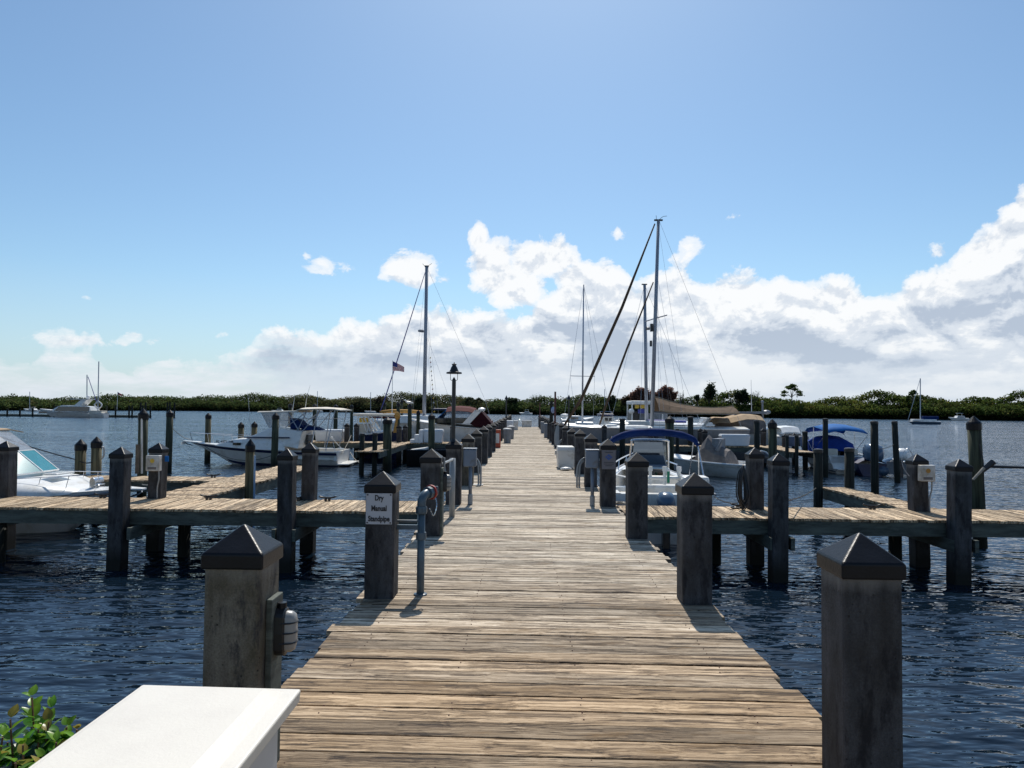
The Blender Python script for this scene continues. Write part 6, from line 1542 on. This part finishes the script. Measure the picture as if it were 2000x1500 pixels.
t = pier_box(303.5, 889, 919, 27, 12.96, 'white power box with a yellow emblem on the back post of the left side pier', 'yellow')
q = W(326, 896, 12.95); MB().box(q.x-.03, q.x+.03, 12.93, 12.965, q.z-.05, q.z+.05).build('blue_outlet', M['bright_blue'], t)
pier_box(1806, 908, 939, 28, 12.44, 'white power box with an orange emblem on the back post of the right side pier', 'ochre')
# pipe on the tall pile, handle, blue pipe
q = W(277, 818, 17.2); q2 = W(277, 925, 17.2); tag(MB().tube([q, q2], .025, 8).build('vertical_pipe', M['box_white']), 'thin white pipe strapped to the tall pile behind the meter box', 'pipe')
q = W(270, 868, 17.1); q2 = W(270, 925, 17.1); tag(MB().box(q.x-.035, q.x+.035, 17.05, 17.12, q2.z, q.z).build('timber_stake', M['bark']), 'short dark timber stake left of the tall pile with the white pipe', 'stake')
q = W(498, 890, 15.1); tag(MB().tube([(q.x,15.1,-1.2),(q.x,15.1,q.z)], .022, 8).build('vertical_pipe', mat('pale_blue_pvc', (.25,.38,.55), .4)), 'pale blue pipe running down the round wood pile beside the finger pier', 'pipe')
q = W(199, 872, 17.2); tag(MB().tube(arc([q, q+Vector((.05,0,-.05)), q+Vector((.05,0,-.22)), q+Vector((0,0,-.3))], 5), .02, 8).build('handle_loop', M['pvc'], smooth=True), 'grey handle loop on the side of the right short round pile', 'handle')

# cleats
def make_cleat():
    t = thing('dock_cleat', '', 'cleat', (0,0,0), 0, 'black horn cleats')
    m = MB(); m.box(-.05,-.015,-.03,.03,0,.05); m.box(.015,.05,-.03,.03,0,.05); B_(m, 'base', M['black'], t)
    m = MB(); m.tube(arc([(-.16,0,.085),(-.09,0,.062),(0,0,.058),(.09,0,.062),(.16,0,.085)], 4), [.008]+[.015]*15+[.008], 8); B_(m, 'horns', M['black'], t, smooth=True)
    return t
cl = make_cleat(); first = True
for px, Y, z, rz, lab in ((206, 13.0, 0, .1, 'black cleat beside the cruiser bow on the left side pier'), (412, 12.95, 0, .05, 'black cleat at the corner of the left side pier and its finger'), (643, 12.95, 0, 0, 'black cleat on the left side pier between the last two square posts'),
                          (420, 16.9, 0, .3, 'black cleat on the far arm of the left finger pier'), (588, 12.95, 0, 1.5, 'black cleat seen end on, left of the back square post by the boardwalk'), (1444, 12.6, 0, .2, 'black cleat under the coiled cable on the right side pier'), (1702, 12.7, 0, 0, 'black cleat on the right side pier near the short finger')):
    if first: cl.location = (WX(px, Y), Y, z); cl.rotation_euler = (0,0,rz); cl['label'] = lab; first = False
    else: dup(cl, (WX(px, Y), Y, z), rz, lab)
# coiled cable on right back post
r = thing('cable_coil', 'thick black power cable coiled against the back post of the right side pier', 'cable', (WX(1450, 12.4), 12.4, 0), 0)
m = MB(); qx = WX(1450, 12.42)
for k in range(20):
    l = random.uniform(-.10,-.01); w_ = random.uniform(.01,.10); b2 = random.uniform(-.05,.05); h = random.uniform(-.03,.03); lo = random.uniform(.02,.16)
    m.tube(arc([(qx+.02,12.44+b2*.2,.75+h),(qx+l*.8,12.38+b2,.62),(qx+l-.02,12.36+b2,.3),(qx+l*.4,12.36+b2,lo),(qx+w_*.7,12.37+b2,lo+.05),(qx+w_+.01,12.38+b2,.32),(qx+w_*.7,12.42,.6),(qx+.02,12.44+b2*.2,.75+h)], 5), .0105, 6)
m.build('coil', M['black'], r, smooth=True); MB().tube(arc([(qx-.02,12.36,.05),(qx-.12,12.4,.03),(qx-.17,12.5,.03),(qx-.1,12.6,.03)], 5), .015, 6).build('loose_end', M['black'], r, smooth=True)
# mooring whip at the right edge
r = thing('mooring_whip', 'dark mooring whip rod sticking out right from the leaning pile with a pale handle', 'mooring whip', W(1936, 905, 14.0), 0)
MB().tube([W(1932, 911, 14.0), W(2060, 915, 14.0)], [.028,.02], 8).build('rod', M['black'], r); MB().tube([W(1940, 902, 13.95), W(1918, 920, 13.95)], [.06,.045], 8).build('clamp', M['black'], r)
MB().tube([W(1922, 914, 13.9), W(1900, 937, 13.9)], [.03,.022], 8).build('handle', M['rope'], r)
# thin wire hoop by the right white box
a = W(1762, 905, 12.3); tag(MB().tube(arc([W(1776,930,12.3), W(1764,912,12.3), W(1762,890,12.3), W(1772,876,12.3), W(1781,886,12.3), W(1783,902,12.3)], 5), .006, 5).build('wire_hoop', M['alu']), 'thin bare wire hoop sticking up behind the right white power box', 'wire')

# mooring lines
def line(label, pts, r_=.011, m_='rope', sag=.25):
    P = []
    for a, b2 in zip(pts, pts[1:]):
        for k in range(10):
            t = k/10; q = a.lerp(b2, t); q.z -= sag*4*t*(1-t); P.append(q)
    P.append(pts[-1]); tag(MB().tube(P, r_, 5).build('mooring_line', M[m_]), label, 'rope', 'mooring lines')
line('dark mooring line sagging from the left picture edge to the short round piles', [W(-60, 830, 17), W(150, 898, 17.2), W(182, 902, 17.2)], .013, 'rope_dark', .05)
line('pale line from the tall dark pile to the fishing boat bow', [W(335, 833, 28), W(372, 858, 32.3)], .012, 'rope', .12)
line('line from the fishing boat bow down across its hull side', [W(374, 864, 31.6), W(420, 886, 31.2)], .014, 'rope', .0)
line('slack line looping along the fishing boat hull side', [W(395, 868, 31.1), W(535, 888, 31.1)], .010, 'rope_dark', .45)
line('crossed pale stern line of the fishing boat', [W(684, 883, 32), W(706, 905, 28.4)], .016, 'rope', .1)
line('second stern line of the fishing boat running up to the pier', [W(668, 885, 32), W(686, 850, 34.5)], .014, 'rope', .05)
line('line from the tall slim pile to the leaning one in open water', [W(1713, 877, 23.4), W(1746, 868, 27.4)], .010, 'rope_dark', .05)
line('thin line from the front square post to the short finger pier pile', [W(1538, 978, 11.5), W(1594, 953, 16.1)], .010, 'rope_dark', .04)
line('thin line from the rolled bimini skiff to the black cleat', [W(1395, 970, 14.2), W(1440, 983, 12.6)], .010, 'rope_dark', .04)
line('bow line of the white cruiser across the left side pier', [W(278, 946, 14.9), W(300, 945, 13.2)], .012, 'rope', .02)
line('hanging dark rope on the thick leaning pile', [W(1913, 868, 14.2), W(1920, 900, 14.1), W(1922, 966, 14.2)], .012, 'rope_dark', .0)
# gull on the pile
q = W(799, 786.5, 37.2)
r = thing('gull', 'white gull perched on the pile right of the orange boom cover', 'bird', (q.x, 37.2, q.z), 0)
m = MB(); rr = []
for x, rad, z in ((-.2,.012,-.02),(-.1,.055,-.005),(0,.085,0),(.08,.075,.02),(.13,.05,.07),(.17,.048,.12),(.21,.035,.135),(.25,.01,.13)):
    rr.append([Vector((q.x-x*1.15, 37.2+rad*math.cos(a), q.z+z+rad*math.sin(a))) for a in [2*math.pi*k/10 for k in range(10)]])
m.loft(rr, closed=True); m.build('gull_body', M['white'], r, smooth=True)
m = MB(); m.tube([(q.x-.28,37.2,q.z+.13),(q.x-.34,37.2,q.z+.12)], [.012,.004], 5); m.build('beak', M['yellow'], r)
m = MB(); m.tube([(q.x,37.17,q.z-.05),(q.x,37.17,q.z-.14)], .008, 5); m.build('leg', M['yellow'], r); m = MB(); m.tube([(q.x,37.23,q.z-.05),(q.x,37.23,q.z-.14)], .008, 5); m.build('leg', M['yellow'], r)
